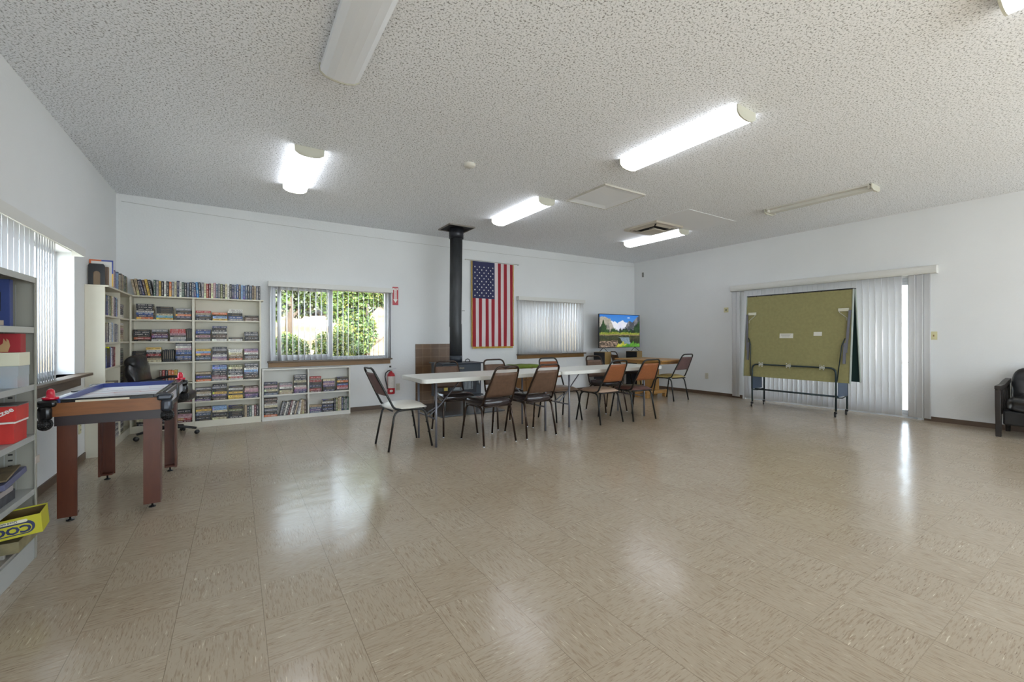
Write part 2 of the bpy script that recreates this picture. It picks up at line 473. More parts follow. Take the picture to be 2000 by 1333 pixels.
k = 5  # unseen side doors, added to let in more daylight from behind
for side in (-1, 1):
    for (a, c, z0, z1) in (WS if side > 0 else WS[:1]):
        xw = XL - WT / 2 if side < 0 else XR + WT / 2
        t = bpy.data.objects.new('door_%d' % k, None); COL.objects.link(t); t.location = (xw, (a + c) / 2, 0); structure(t); k += 1
        hw = (c - a) / 2; f = MB()
        f.bx(-0.03, 0.03, -hw, -hw + 0.05, 0, z1).bx(-0.03, 0.03, hw - 0.05, hw, 0, z1).bx(-0.03, 0.03, -0.03, 0.03, 0.04, z1 - 0.05).bx(-0.03, 0.03, -hw + 0.05, hw - 0.05, z1 - 0.05, z1).bx(-0.03, 0.03, -hw + 0.05, hw - 0.05, 0, 0.04)
        f.build('door_frame', M_ALU, t)
        MB().bx(-0.002, 0.002, -hw + 0.05, hw - 0.05, 0.04, z1 - 0.05).build('glass', M_GLASS, t)

# ------------------------------------------------------------------ vertical blinds
def vane(w, h, th=0.0012, curve=0.003, n=5):
    bm = bmesh.new(); cols = []
    for k in range(n + 1):
        u = -w / 2 + w * k / n; v = curve * (1 - (2 * k / n - 1) ** 2)
        cols.append([bm.verts.new((u, v + d, z)) for d in (0, th) for z in (0, -h)])
    for a, c in zip(cols, cols[1:]):
        for i, j in ((0, 1), (3, 2)):
            f = bm.faces.new((a[i], a[j], c[j], c[i])); f.smooth = True
        bm.faces.new((a[0], c[0], c[2], a[2])); bm.faces.new((a[1], a[3], c[3], c[1]))
    bm.faces.new((cols[0][0], cols[0][2], cols[0][3], cols[0][1])); bm.faces.new((cols[-1][0], cols[-1][1], cols[-1][3], cols[-1][2]))
    bmesh.ops.recalc_face_normals(bm, faces=bm.faces[:])
    me = bpy.data.meshes.new('vane'); bm.to_mesh(me); bm.free(); me.materials.append(M_VANE)
    return me
M_VAL = mat('valance_vinyl', (214, 213, 208), 0.45)
def blind(label, loc, rz, length, vane_list, vh, top=0.0, vh_valance=0.075, proj=0.09, rounded=False):
    """local x runs along the wall, local -y into the room"""
    t = thing('vertical_blind', label, 'blind', loc, rz, 'vertical blinds at the windows and the glass door')
    v = MB()
    if rounded:
        pts = [(0, 0), (0, vh_valance), (-proj * 0.72, vh_valance)] + [(-proj + 0.028 * (1 - math.cos(a)), vh_valance / 2 + math.sin(a) * vh_valance / 2) for a in [PI / 2 - PI * k / 6 for k in range(1, 6)]] + [(-proj * 0.72, 0)]
        M = Matrix(((0, 0, 1, -length / 2), (1, 0, 0, 0), (0, 1, 0, -vh_valance), (0, 0, 0, 1)))
        v.prism(pts, M, length)
    else:
        v.bx(-length / 2, length / 2, -proj, -proj + 0.006, -vh_valance, 0)
        v.bx(-length / 2, -length / 2 + 0.006, -proj + 0.006, 0, -vh_valance, 0); v.bx(length / 2 - 0.006, length / 2, -proj + 0.006, 0, -vh_valance, 0)
        v.bx(-length / 2 + 0.006, length / 2 - 0.006, -proj + 0.006, -0.001, -0.006, 0)
    v.build('valance', M_VAL, t)
    if not rounded:
        MB().bx(-length / 2 + 0.02, length / 2 - 0.02, -proj + 0.02, -proj + 0.055, -0.045, -0.012).build('headrail', M_WHITE, t)
    me = vane(0.089, vh)
    for (u, ang, dy) in vane_list:
        o = bpy.data.objects.new('vane', me); COL.objects.link(o); o.parent = t
        o.location = (u, -proj * 0.5 + dy, -vh_valance + (0.02 if not rounded else 0.0)); o.rotation_euler = (0, 0, ang)
    return t
# window 1: vanes turned open, two bunched at the left
L1 = 1.80; vl = []
for k in range(21):
    u = -L1 / 2 + 0.16 + k * 0.0785
    vl.append((u, math.radians(76 + rnd.uniform(-3, 3)), 0))
vl += [(-L1 / 2 + 0.135, math.radians(60), 0), (-L1 / 2 + 0.03, math.radians(80), 0), (L1 / 2 - 0.06, math.radians(84), 0), (L1 / 2 - 0.03, math.radians(84), 0)]
blind('vertical blind turned open above the low white bookcase, hillside showing through', (1.285, YB, 1.995), 0, L1, vl, 1.105)
# window 2: closed, thin gaps of light
L2 = 1.76; vl = []
for k in range(23):
    vl.append((-L2 / 2 + 0.05 + k * 0.0752, math.radians(12 + rnd.uniform(-1.2, 1.2)), 0))
blind('closed vertical blind on the small window right of the flag', (5.575, YB, 1.995), 0, L2, vl, 1.105)
# window 3 on the left wall; local x runs along -y of the world... rotated +90: local x -> world +y
L3 = 2.02; yc = 4.39; vl = []
k = 0; u = 3.42
while u < 4.36:
    vl.append((u - yc, math.radians(2.6 + rnd.uniform(-0.8, 0.8)), 0)); u += 0.084
while u < 4.80:
    vl.append((u - yc, math.radians(9 + rnd.uniform(-1, 1)), 0)); u += 0.052
blind('vertical blind pulled back from the far end of the left wall window', (XL, yc + 0.0, 1.995), PI / 2 * 1.0, L3, [(-a, b_, c_) for a, b_, c_ in []] or vl, 1.10)
# door blind: local x runs toward -y of the world
LD = 2.90; yc = 3.205; vl = []
def uy(y): return yc - y
k = 0
for y in (1.86, 1.94, 2.02): vl.append((uy(y), math.radians(-12), -0.0))
y = 2.165
while y < 4.40:
    vl.append((uy(y), math.radians(-9 + rnd.uniform(-3, 3)), 0.0)); y += 0.076
vl.append((uy(4.535), math.radians(-6), 0)); vl.append((uy(4.60), math.radians(-6), 0))
blind('long closed vertical blind on the sliding glass door behind the folded tennis table', (XR, yc, 2.165), -PI / 2, LD, vl, 2.02, vh_valance=0.11, proj=0.11, rounded=True)

# ------------------------------------------------------------------ fluorescent fixtures
M_LENS_ON = mat('lit_lens', (250, 250, 245), 0.4, emit=(240, 245, 254), estr=2.3)
M_LENS_OFF = mat('unlit_lens', (232, 236, 242), 0.35)
M_CAP = mat('fixture_cap', (196, 194, 180), 0.45)
M_TRAY = mat('fixture_tray', (206, 205, 198), 0.4)
def fixture(x, y, label, state='on'):
    """fixture along y, on the ceiling"""
    t = thing('ceiling_light', label, 'ceiling light', (x, y, H), 0, 'wraparound fluorescent ceiling lights')
    L = 1.20; w = 0.125
    t1 = MB(); t1.bx(-0.07, 0.07, -L / 2 + 0.01, L / 2 - 0.01, -0.028, 0)
    if state == 'open': t1 = MB(); t1.bx(-w, w, -L / 2 + 0.02, L / 2 - 0.02, -0.016, 0); t1.bx(-0.05, 0.05, -L / 2 + 0.02, L / 2 - 0.02, -0.05, -0.016)
    t1.build('tray', M_TRAY, t)
    prof = [(-w, -0.03), (-w + 0.004, -0.055), (-w * 0.7, -0.078), (-w * 0.35, -0.088), (0, -0.09), (w * 0.35, -0.088), (w * 0.7, -0.078), (w - 0.004, -0.055), (w, -0.03)]
    M = Matrix(((1, 0, 0, 0), (0, 0, -1, L / 2 - 0.012), (0, 1, 0, 0), (0, 0, 0, 1)))
    if state != 'open':
        lens = MB().prism([(-w, -0.029)] + prof[1:-1] + [(w, -0.029)], M, L - 0.024).build('lens', M_LENS_ON if state == 'on' else M_LENS_OFF, t)
    cp = [(-w - 0.004, 0.0)] + [(a * 1.03, c - 0.003) for a, c in prof] + [(w + 0.004, 0.0)]
    for sy in (1, -1):
        M2 = Matrix(((1, 0, 0, 0), (0, 0, -1, sy * L / 2 + 0.006), (0, 1, 0, 0), (0, 0, 0, 1)))
        if state == 'open': cpx = [(-w, 0), (-w, -0.05), (-w * 0.6, -0.07), (w * 0.6, -0.07), (w, -0.05), (w, 0)]
        else: cpx = cp
        MB().prism(cpx, M2, 0.012).build('end_cap', M_CAP, t)
    if state == 'open':
        for sx in (-1, 1):
            for sy in (-1, 1):
                MB().bx(sx * 0.085 - 0.02, sx * 0.085 + 0.02, sy * (L / 2 - 0.03) - 0.012, sy * (L / 2 - 0.03) + 0.012, -0.05, -0.016).build('lamp_holder', M_WHITE, t)
    return t
CX = (0.585, 3.375, 6.27); CY = (5.0, 2.42, -0.08)
fixture(CX[0], 2.42, 'unlit long white fixture at top left, nearest the camera', 'off')
fixture(CX[0], 5.02, 'lit fixture on the left, above the bookshelves end of the room')
fixture(CX[1], 2.42, 'lit fixture running from centre to right, nearer than the attic hatch')
fixture(CX[1], 4.99, 'lit fixture between the smoke detector and the attic hatch')
fixture(CX[2], 5.02, 'lit fixture beside the air vent panel, farthest one')
fixture(CX[2] + 0.09, 2.51, 'dark open fixture without a lens, far right of the ceiling', 'open')
fixture(CX[1], -0.12, 'lit fixture cut off by the top right corner of the photo')
fixture(CX[0], -0.12, 'lit fixture behind the camera, left row')
fixture(CX[2], -0.12, 'lit fixture behind the camera, right row')
for k, xx in enumerate(CX):  # two unseen rows of lamps added to brighten the room
    fixture(xx, -2.7, 'added unseen lit fixture behind the camera, third row, ' + ('left', 'middle', 'right')[k])
    fixture(xx, -5.3, 'added unseen lit fixture behind the camera, last row, ' + ('left', 'middle', 'right')[k])

# ------------------------------------------------------------------ ceiling bits
M_BOARD = mat('white_board', (234, 236, 240), 0.7)
o = MB().bx(-0.60, 0.60, -0.90, 0.90, -0.004, 0).build('ceiling_panel', M_BOARD, None, (5.92, 4.58, H))
tag(o, 'smooth white panel around the square air vent on the ceiling', 'panel')
t = thing('air_vent', 'square beige ceiling air vent with angled louvres beside a lit fixture', 'vent', (5.74, 4.62, H - 0.004))
M_VENT = mat('vent_plastic', (190, 182, 168), 0.5); M_VDK = mat('vent_dark', (40, 34, 30), 0.7)
v = MB(); a = 0.33
v.use(M_VENT)
for sx, sy in ((1, 0), (-1, 0), (0, 1), (0, -1)):
    if sx: v.bx(sx * (a - 0.03) - 0.03, sx * (a - 0.03) + 0.03, -a, a, -0.03, 0)
    else: v.bx(-a + 0.06, a - 0.06, sy * (a - 0.03) - 0.03, sy * (a - 0.03) + 0.03, -0.03, 0)
v.build('frame', None, t)
MB().bx(-a + 0.06, a - 0.06, -a + 0.06, a - 0.06, -0.008, 0).build('duct_opening', M_VDK, t)
for k in range(4):
    ang = k * PI / 2
    R = Matrix.Rotation(ang, 4, 'Z')
    for j, (d, ln) in enumerate(((0.252, 0.46), (0.205, 0.37))):
        q = MB().box((0, 0, 0), (ln, 0.026, 0.004), Euler((math.radians(35), 0, 0)))
        q.bm.transform(R @ Matrix.Translation((0, d, -0.03)))
        q.build('louvre', M_VENT, t)
MB().bx(-0.15, 0.15, -0.15, 0.15, -0.075, -0.055, bev=0.006).build('centre_plate', M_VENT, t)
MB().bx(-0.04, 0.04, -0.04, 0.04, -0.055, -0.008).build('mount', M_VENT, t)
# attic hatch: recessed frame
t = thing('attic_hatch', 'square recessed white hatch in the ceiling between two lit fixtures', 'hatch', (3.97, 3.94, H))
M_HAT = mat('hatch_paint', (238, 240, 243), 0.6); M_HATE = mat('hatch_edge', (196, 192, 182), 0.6)
a = 0.35; c = 0.26; v = MB()
for sx, sy in ((1, 0), (-1, 0), (0, 1), (0, -1)):
    if sx: v.bx(sx * (a - 0.006) - 0.006, sx * (a - 0.006) + 0.006, -a, a, -0.02, 0)
    else: v.bx(-a + 0.012, a - 0.012, sy * (a - 0.006) - 0.006, sy * (a - 0.006) + 0.006, -0.02, 0)
v.build('edge_trim', M_HATE, t)
v = MB()
for k in range(4):
    R = Matrix.Rotation(k * PI / 2, 4, 'Z')
    pts = [R @ Vector(p) for p in ((-a + 0.012, -a + 0.012, -0.018), (a - 0.012, -a + 0.012, -0.018), (c, -c, -0.003), (-c, -c, -0.003))]
    v.quad(*pts)
v.build('sloped_border', M_HAT, t)
MB().bx(-c, c, -c, c, -0.003, 0).build('hatch_board', M_HAT, t)
o = MB().lathe([(0.0, 0), (0.065, 0), (0.063, -0.015), (0.05, -0.03), (0.0, -0.034)], 24).build('smoke_detector', M_WHITE, None, (2.03, 3.95, H))
tag(o, 'round white smoke detector on the ceiling', 'smoke detector')

# ------------------------------------------------------------------ small things on the walls
M_OUTL = mat('outlet_plastic', (196, 192, 176), 0.4)
def plate(name, label, cat, loc, rz, w, h, m, kind='outlet'):
    t = thing(name, label, cat, loc, rz)
    MB().box((0, -0.003, 0), (w, 0.006, h), bev=0.002).build('cover_plate', m, t)
    if kind == 'outlet':
        for s in (-1, 1):
            s_ = MB(); s_.use(m).box((0, -0.007, s * 0.021), (0.034, 0.003, 0.028), bev=0.001)
            s_.use(M_BLACK).box((-0.007, -0.009, s * 0.021), (0.002, 0.002, 0.009)).box((0.007, -0.009, s * 0.021), (0.002, 0.002, 0.009))
            s_.build('socket', None, t)
    elif kind == 'switch':
        MB().box((0, -0.008, 0.0), (0.010, 0.012, 0.022), Euler((0.4, 0, 0))).build('toggle', mat('switch_toggle', (150, 120, 90), 0.4), t)
    elif kind == 'dot':
        MB().lathe([(0, -0.0), (0.013, 0), (0.011, 0.008), (0, 0.009)], 14, Matrix.Translation((0, -0.006, 0)) @ Matrix.Rotation(PI / 2, 4, 'X')).build('knob', M_BLACK, t)
    return t
plate('wall_outlet', 'white outlet right of the fire extinguisher', 'outlet', (2.29, YB, 0.345), 0, 0.07, 0.115, M_OUTL)
plate('wall_outlet', 'white outlet low on the right wall, beyond the gold seat chair', 'outlet', (XR, 5.21, 0.378), -PI / 2, 0.07, 0.115, M_OUTL)
plate('wall_outlet', 'beige outlet under the air hockey table on the left wall', 'outlet', (XL, 5.615, 0.33), PI / 2, 0.07, 0.115, M_IVORY)
plate('light_switch', 'ivory light switch right of the sliding door blind', 'light switch', (XR, 1.80, 1.192), -PI / 2, 0.07, 0.115, M_IVORY, 'switch')
plate('wall_control', 'small square ivory wall plate with a dark knob left of the door blind', 'wall plate', (XR, 4.79, 1.712), -PI / 2, 0.09, 0.095, M_IVORY, 'dot')
o = MB().box((0, 0, 0), (0.02, 0.04, 0.11), bev=0.004).build('wall_sensor', mat('sensor_grey', (120, 118, 112), 0.5), None, (XR - 0.01, 6.84, 2.66))
tag(o, 'tiny grey sensor high on the right wall near the corner', 'sensor')
# a thin wire strung along the back wall
w_ = MB(); pts = []
for k in range(25):
    x = -1.2 + k * 0.39
    pts.append((x, YB - 0.004, 2.885 - 0.075 * math.sin(PI * k / 24) ** 0.7 - 0.02 * (k % 3 == 0) * 0))
o = w_.tube(pts, 0.0022, 5).build('wall_wire', mat('white_wire', (170, 168, 162), 0.5))
tag(o, 'thin pale wire strung along the top of the back wall', 'wire')

# fire extinguisher sign
t = thing('fire_extinguisher_sign', 'red sign with a white down arrow right of the big window', 'sign', (2.252, YB, 1.878))
M_SRED = mat('sign_red', (178, 30, 42), 0.35); M_SWH = mat('sign_white', (232, 228, 222), 0.5)
MB().box((0, -0.002, 0), (0.098, 0.004, 0.305)).build('sign_board', M_SRED, t)
M = Matrix(((1, 0, 0, 0), (0, 0, -1, -0.004), (0, 1, 0, 0), (0, 0, 0, 1)))
MB().prism([(-0.040, 0.135), (-0.040, 0.105), (-0.020, 0.10), (-0.020, -0.055), (-0.038, -0.055), (0, -0.115), (0.038, -0.055), (0.020, -0.055), (0.020, 0.10), (0.040, 0.105), (0.040, 0.135)], M, 0.001).build('arrow', M_SWH, t)
text_mesh('lettering', 'FIRE', 0.034, M_SRED, t, Matrix.Translation((0, -0.0055, 0.119)) @ facing('-y'))
text_mesh('lettering', 'EXTINGUISHER', 0.022, M_SRED, t, Matrix.Translation((0, -0.0055, 0.02)) @ facing('-y') @ Matrix.Rotation(-PI / 2, 4, 'Z'))

# fire extinguisher
t = thing('fire_extinguisher', 'red fire extinguisher hung on the back wall left of the stove', 'fire extinguisher', (2.155, YB - 0.075, 0.245))
M_FRED = mat('extinguisher_red', (176, 24, 38), 0.3, coat=0.4)
MB().lathe([(0.0, 0), (0.055, 0), (0.062, 0.012), (0.062, 0.30), (0.052, 0.335), (0.03, 0.355), (0.02, 0.36), (0.02, 0.38), (0, 0.38)], 24).build('cylinder', M_FRED, t)
lb = MB(); n = 14
for k in range(n):
    a0 = math.radians(195 + 130 * k / n); a1 = math.radians(195 + 130 * (k + 1) / n)
    r = 0.0632
    lb.quad((r * math.cos(a0), r * math.sin(a0), 0.10), (r * math.cos(a1), r * math.sin(a1), 0.10), (r * math.cos(a1), r * math.sin(a1), 0.295), (r * math.cos(a0), r * math.sin(a0), 0.295))
label_ = lb.build('label_sheet', mat('extinguisher_label', (206, 200, 194), 0.5, noise=0.12, nscale=60), t)
cl = MB(); M = Matrix.Translation((-0.018, -0.0645, 0.055)) @ Matrix.Rotation(PI / 2, 4, 'X') @ Matrix.Diagonal((1.3, 1, 1, 1))
cl.lathe([(0, 0), (0.021, 0), (0.021, 0.002), (0, 0.002)], 18, M)
cl.build('round_badge', M_SWH, t)
hd = MB(); hd.lathe([(0.016, 0.38), (0.022, 0.385), (0.02, 0.41), (0, 0.412)], 12).box((0.02, -0.02, 0.43), (0.13, 0.022, 0.008), Euler((0, 0.15, 0))).box((0.015, -0.02, 0.408), (0.10, 0.02, 0.008), Euler((0, -0.2, 0)))
hd.build('valve_handle', M_ALU, t)
MB().lathe([(0, 0), (0.016, 0), (0.018, 0.022), (0.014, 0.03), (0, 0.03)], 12, Matrix.Translation((-0.018, -0.015, 0.437))).build('trigger_knob', M_BLACK, t)
MB().tube([(-0.02, -0.01, 0.39), (-0.055, -0.012, 0.385), (-0.095, -0.015, 0.35), (-0.105, -0.015, 0.29), (-0.092, -0.02, 0.21), (-0.076, -0.02, 0.14), (-0.070, -0.02, 0.09)], 0.0095, 8).build('hose', M_BLACK, t)
MB().box((0, 0.065, 0.30), (0.03, 0.018, 0.12)).build('wall_bracket', M_BLACK, t)

# flag and its rod
def flag_cloth():
    W, L = 0.895, 1.60; nx, nz = 13 * 4, 60
    bm = bmesh.new(); lay = bm.loops.layers.float_color.new('Col')
    g = [[None] * (nz + 1) for _ in range(nx + 1)]
    for i in range(nx + 1):
        for j in range(nz + 1):
            x = -W / 2 + W * i / nx; z = -L * j / nz
            amp = 0.004 + 0.010 * (j / nz)
            y = -amp * math.sin(i * 0.42 + 0.8 * math.sin(j * 0.06)) - 0.012
            g[i][j] = bm.verts.new((x, y, z))
    RED = lin((150, 26, 40)); WH = lin((216, 204, 204)); BL = lin((44, 46, 84))
    for i in range(nx):
        for j in range(nz):
            f = bm.faces.new((g[i][j], g[i][j + 1], g[i + 1][j + 1], g[i + 1][j])); f.smooth = True
            s = i // 4
            c = RED if s % 2 == 0 else WH
            if s < 7 and j < nz * 0.43: c = BL
            for l in f.loops: l[lay] = c
    me = bpy.data.meshes.new('cloth'); bm.to_mesh(me); bm.free()
    me.materials.append(attr_material('flag_cloth', rough=0.75))
    o = bpy.data.objects.new('cloth', me); COL.objects.link(o)
    return o
t = thing('flag', 'American flag hung vertically with gold fringe right of the stove pipe', 'flag', (4.135, YB - 0.03, 2.605))
c_ = flag_cloth(); c_.parent = t
sb = MB(); W, L = 0.895, 1.60; cw = W * 7 / 13; chh = L * 0.43
M = Matrix(((1, 0, 0, 0), (0, 0, -1, 0), (0, 1, 0, 0), (0, 0, 0, 1)))
for r in range(11):
    n = 5 if r % 2 == 0 else 4
    for q in range(n):
        x = -W / 2 + cw * ((q + 0.5) / 5 + (0.1 if n == 4 else 0)) ; z = -(0.105 + (chh - 0.15) * r / 10)
        pts = []
        for k in range(10):
            rr = 0.0175 if k % 2 == 0 else 0.0075
            an = PI / 2 + k * PI / 5
            pts.append((x + rr * math.cos(an), z + rr * math.sin(an)))
        yy = -0.0225
        sb.prism(pts, Matrix.Translation((0, yy, 0)) @ M, 0.001)
st = sb.build('stars', mat('star_white', (225, 222, 220), 0.7), c_)
fr = MB(); n = 90
for (xa, za, xb, zb, dx, dz) in ((-W / 2, 0, -W / 2, -L, -0.022, 0), (W / 2, 0, W / 2, -L, 0.022, 0), (-W / 2, -L, W / 2, -L, 0, -0.035)):
    for k in range(n):
        f0, f1 = k / n, (k + 0.9) / n
        x0_, z0_ = xa + (xb - xa) * f0, za + (zb - za) * f0
        x1_, z1_ = xa + (xb - xa) * f1, za + (zb - za) * f1
        yy = -0.014 - 0.003 * math.sin(k * 0.5)
        fr.quad((x0_, yy, z0_), (x1_, yy, z1_), (x1_ + dx, yy - 0.001 * (k % 2), z1_ + dz), (x0_ + dx, yy, z0_ + dz))
fr.build('fringe', mat('gold_fringe', (190, 150, 44), 0.6), t)
t = thing('flag_rod', 'thin pale rod holding up the flag', 'rod', (4.14, YB - 0.03, 2.622))
MB().tube([(-0.60, 0, 0), (0.60, 0, 0)], 0.005, 8).build('rod', mat('rod_white', (190, 188, 180), 0.4), t)
for s in (-1, 1):
    MB().tube([(s * 0.585, 0.026, 0.0), (s * 0.585, -0.004, 0.0)], 0.007, 8).build('wall_hook', mat('rod_white'), t)
# ------------------------------------------------------------------ stove corner
def tile_mat(name, a, bcol, grout, sx, rot=False):
    m = bpy.data.materials.new(name); m.use_nodes = True
    nt = m.node_tree; b = nt.nodes['Principled BSDF']
    tc = nt.nodes.new('ShaderNodeTexCoord'); mp = nt.nodes.new('ShaderNodeMapping')
    mp.inputs['Rotation'].default_value = (PI / 2, 0, 0) if rot else (0, 0, 0)
    nt.links.new(tc.outputs['Object'], mp.inputs['Vector'])
    br = nt.nodes.new('ShaderNodeTexBrick'); br.offset = 0.0
    br.inputs['Scale'].default_value = 1.0; br.inputs['Brick Width'].default_value = sx; br.inputs['Row Height'].default_value = sx
    br.inputs['Mortar Size'].default_value = 0.004
    br.inputs['Color1'].default_value = lin(a); br.inputs['Color2'].default_value = lin(bcol); br.inputs['Mortar'].default_value = lin(grout)
    nt.links.new(mp.outputs['Vector'], br.inputs['Vector'])
    n = nt.nodes.new('ShaderNodeTexNoise'); n.inputs['Scale'].default_value = 14; nt.links.new(tc.outputs['Object'], n.inputs['Vector'])
    c = nmix(nt, nmath(nt, 'MULTIPLY', n.outputs['Fac'], 0.6), br.outputs['Color'], lin((84, 62, 44)))
    nt.links.new(c, b.inputs['Base Color']); b.inputs['Roughness'].default_value = 0.4
    return m
o = MB().bx(-0.43, 0.43, -0.02, 0, -0.53, 0.53).build('tile_backing_panel', tile_mat('brown_wall_tile', (128, 98, 68), (108, 80, 54), (150, 124, 96), 0.152, True), None, (3.03, YB - 0.001, 0.535))
tag(o, 'brown tiled heat panel on the wall behind the stove', 'tile panel')
o = MB().box((0, 0, 0), (1.10, 1.25, 0.022), bev=0.006).build('hearth_pad', mat('hearth_slate', (70, 72, 74), 0.3, noise=0.15, nscale=5), None, (3.065, 6.43, 0.011))
tag(o, 'dark grey floor pad under the wood stove', 'hearth pad')

t = thing('wood_stove', 'dark grey wood stove with black pipe rising to the ceiling', 'stove', (3.02, 6.36, 0.022))
M_ST = mat('stove_iron', (52, 58, 66), 0.42, metal=0.3, noise=0.12, nscale=6)
M_STD = mat('stove_iron_dark', (34, 36, 42), 0.45, metal=0.3)
s = MB(); s.bx(-0.34, 0.34, -0.23, 0.23, 0.20, 0.735, bev=0.01)
body = s.build('firebox', M_ST, t)
MB().bx(-0.37, 0.37, -0.265, 0.25, 0.736, 0.752, bev=0.004).build('top_plate', M_ST, t)
MB().bx(-0.345, 0.345, -0.30, -0.235, 0.225, 0.245, bev=0.004).build('ash_shelf', M_STD, t)
d = MB(); d.bx(-0.24, 0.24, -0.255, -0.231, 0.27, 0.60, bev=0.008); door_ = d.build('stove_door', M_STD, t)
MB().bx(-0.17, 0.17, -0.259, -0.2555, 0.33, 0.55).build('door_glass', mat('stove_glass', (22, 24, 22), 0.08, coat=0.5), door_)
MB().tube([(0.27, -0.235, 0.40), (0.27, -0.29, 0.40), (0.27, -0.29, 0.47)], 0.008, 8).build('door_handle', M_CHROME, t)
MB().bx(-0.32, -0.26, -0.242, -0.2305, 0.30, 0.44).build('vent_plate', mat('brass_plate', (170, 150, 70), 0.4, metal=0.4), t)
for sx in (-1, 1):
    for sy in (-1, 1):
        q = MB(); q.tube([(sx * 0.28, sy * 0.17, 0.20), (sx * 0.295, sy * 0.185, 0.03)], [0.035, 0.022], 10); q.sphere((sx * 0.295, sy * 0.185, 0.022), (0.028, 0.028, 0.022), 10, 6)
        q.build('leg', mat('stove_leg', (120, 120, 120), 0.4, metal=0.4), t)
MB().tube([(0.16, -0.02, 0.752), (0.165, -0.02, 0.79), (0.20, -0.02, 0.80), (0.235, -0.02, 0.785), (0.24, -0.02, 0.752)], 0.007, 8).build('lid_handle', M_BLACK, t)
text_mesh('nameplate', 'Buckeye', 0.038, mat('gold_letters', (196, 186, 150), 0.4), t, Matrix.Translation((-0.03, -0.232, 0.672)) @ facing('-y'))
# pipe, slightly out of true like the real one
p = MB(); px, py = 0.02, 0.03
p.tube([(px - 0.01, py, 0.752), (px - 0.012, py, 1.35), (px - 0.018, py, 1.36), (px + 0.0, py, 2.78)], 0.102, 28)
pipe = p.build('stove_pipe', mat('pipe_black', (58, 60, 62), 0.5, metal=0.3, noise=0.25, nscale=5, nstretch=(3, 3, 0.8)), t)
MB().tube([(px - 0.01, py, 0.755), (px - 0.01, py, 0.86)], 0.105, 28).build('pipe_collar', M_ST, pipe)
MB().tube([(px, py, 2.78), (px, py, 2.86), (px, py, 2.952)], 0.118, 28).build('ceiling_collar', M_STD, pipe)
MB().tube([(px + 0.10, py, 1.60), (px + 0.15, py, 1.60)], 0.006, 6).build('pipe_screw', M_CHROME, pipe)
t = thing('ceiling_pipe_box', 'dark square pipe opening in the ceiling above the stove', 'pipe box', (3.04, 6.38, H))
fr = MB(); a = 0.225
for sx, sy in ((1, 0), (-1, 0), (0, 1), (0, -1)):
    if sx: fr.bx(sx * (a - 0.006) - 0.006, sx * (a - 0.006) + 0.006, -a, a, -0.02, 0)
    else: fr.bx(-a + 0.012, a - 0.012, sy * (a - 0.006) - 0.006, sy * (a - 0.006) + 0.006, -0.02, 0)
fr.build('flange', mat('flange_grey', (128, 122, 116), 0.5), t)
MB().bx(-a + 0.012, a - 0.012, -a + 0.012, a - 0.012, -0.004, 0).build('recess', mat('matte_black', (16, 15, 15), 0.8), t)  # flat black plate filling the pipe opening

# ------------------------------------------------------------------ low cabinet with green cloth, behind the folding tables
t = thing('low_cabinet', 'low brown wooden cabinet behind the folding tables under a green cloth', 'cabinet', (4.58, 6.80, 0))
M_CAB = wood('cabinet_wood', (128, 88, 40), (92, 60, 26), 3, (1, 1, 8))
MB().bx(-0.38, 0.38, -0.18, 0.19, 0.12, 0.62, bev=0.006).build('carcass', M_CAB, t)
MB().bx(-0.41, 0.41, -0.22, 0.21, 0.62, 0.645, bev=0.004).build('top', mat('cabinet_top', (190, 188, 176), 0.5), t)
for sx in (-1, 1):
    dd = MB().bx(min(sx * 0.006, sx * 0.36), max(sx * 0.006, sx * 0.36), -0.198, -0.181, 0.15, 0.60, bev=0.003).build('cabinet_door', M_CAB, t)
    MB().sphere((sx * 0.035, -0.208, 0.38), 0.011, 10, 6).build('knob', M_STD, dd)
    for sy in (-1, 1):
        MB().tube([(sx * 0.34, sy * 0.15, 0.12), (sx * 0.34, sy * 0.15, 0.0)], [0.02, 0.014], 8).build('leg', M_CAB, t)
bm = bmesh.new(); nx = 24; g = []
for i in range(nx + 1):
    x = -0.27 + 0.54 * i / nx; row = []
    for (y, z) in ((0.16, 0.006), (-0.1, 0.008), (-0.205, 0.006), (-0.226, -0.002), (-0.232, -0.05 - 0.012 * math.sin(i * 0.7))):
        row.append(bm.verts.new((x, y - 0.004 * math.sin(i * 1.1), z + 0.003 * math.sin(i * 0.5))))
    g.append(row)
for a_, c_ in zip(g, g[1:]):
    for k in range(4):
        f = bm.faces.new((a_[k], a_[k + 1], c_[k + 1], c_[k])); f.smooth = True
me = bpy.data.meshes.new('green_cloth'); bm.to_mesh(me); bm.free(); me.materials.append(mat('green_felt', (112, 132, 48), 0.9))
o = bpy.data.objects.new('table_cloth', me); COL.objects.link(o); o.location = (4.62, 6.80, 0.645)
sm = o.modifiers.new('Solidify', 'SOLIDIFY'); sm.thickness = 0.003; sm.offset = 1
tag(o, 'olive green cloth lying on the low cabinet behind the tables', 'cloth')
# ------------------------------------------------------------------ stacking chairs
def bend(pts, r=0.04, n=4):
    """round the inner corners of a polyline"""
    P = [Vector(p) for p in pts]; out = [P[0]]
    for a, b_, c in zip(P, P[1:], P[2:]):
        u = (a - b_); v = (c - b_)
        d = min(r, u.length * 0.45, v.length * 0.45)
        p0 = b_ + u.normalized() * d; p2 = b_ + v.normalized() * d
        for k in range(n + 1):
            s_ = k / n
            out.append(p0 * (1 - s_) ** 2 + b_ * 2 * s_ * (1 - s_) + p2 * s_ ** 2)
    out.append(P[-1]); return out

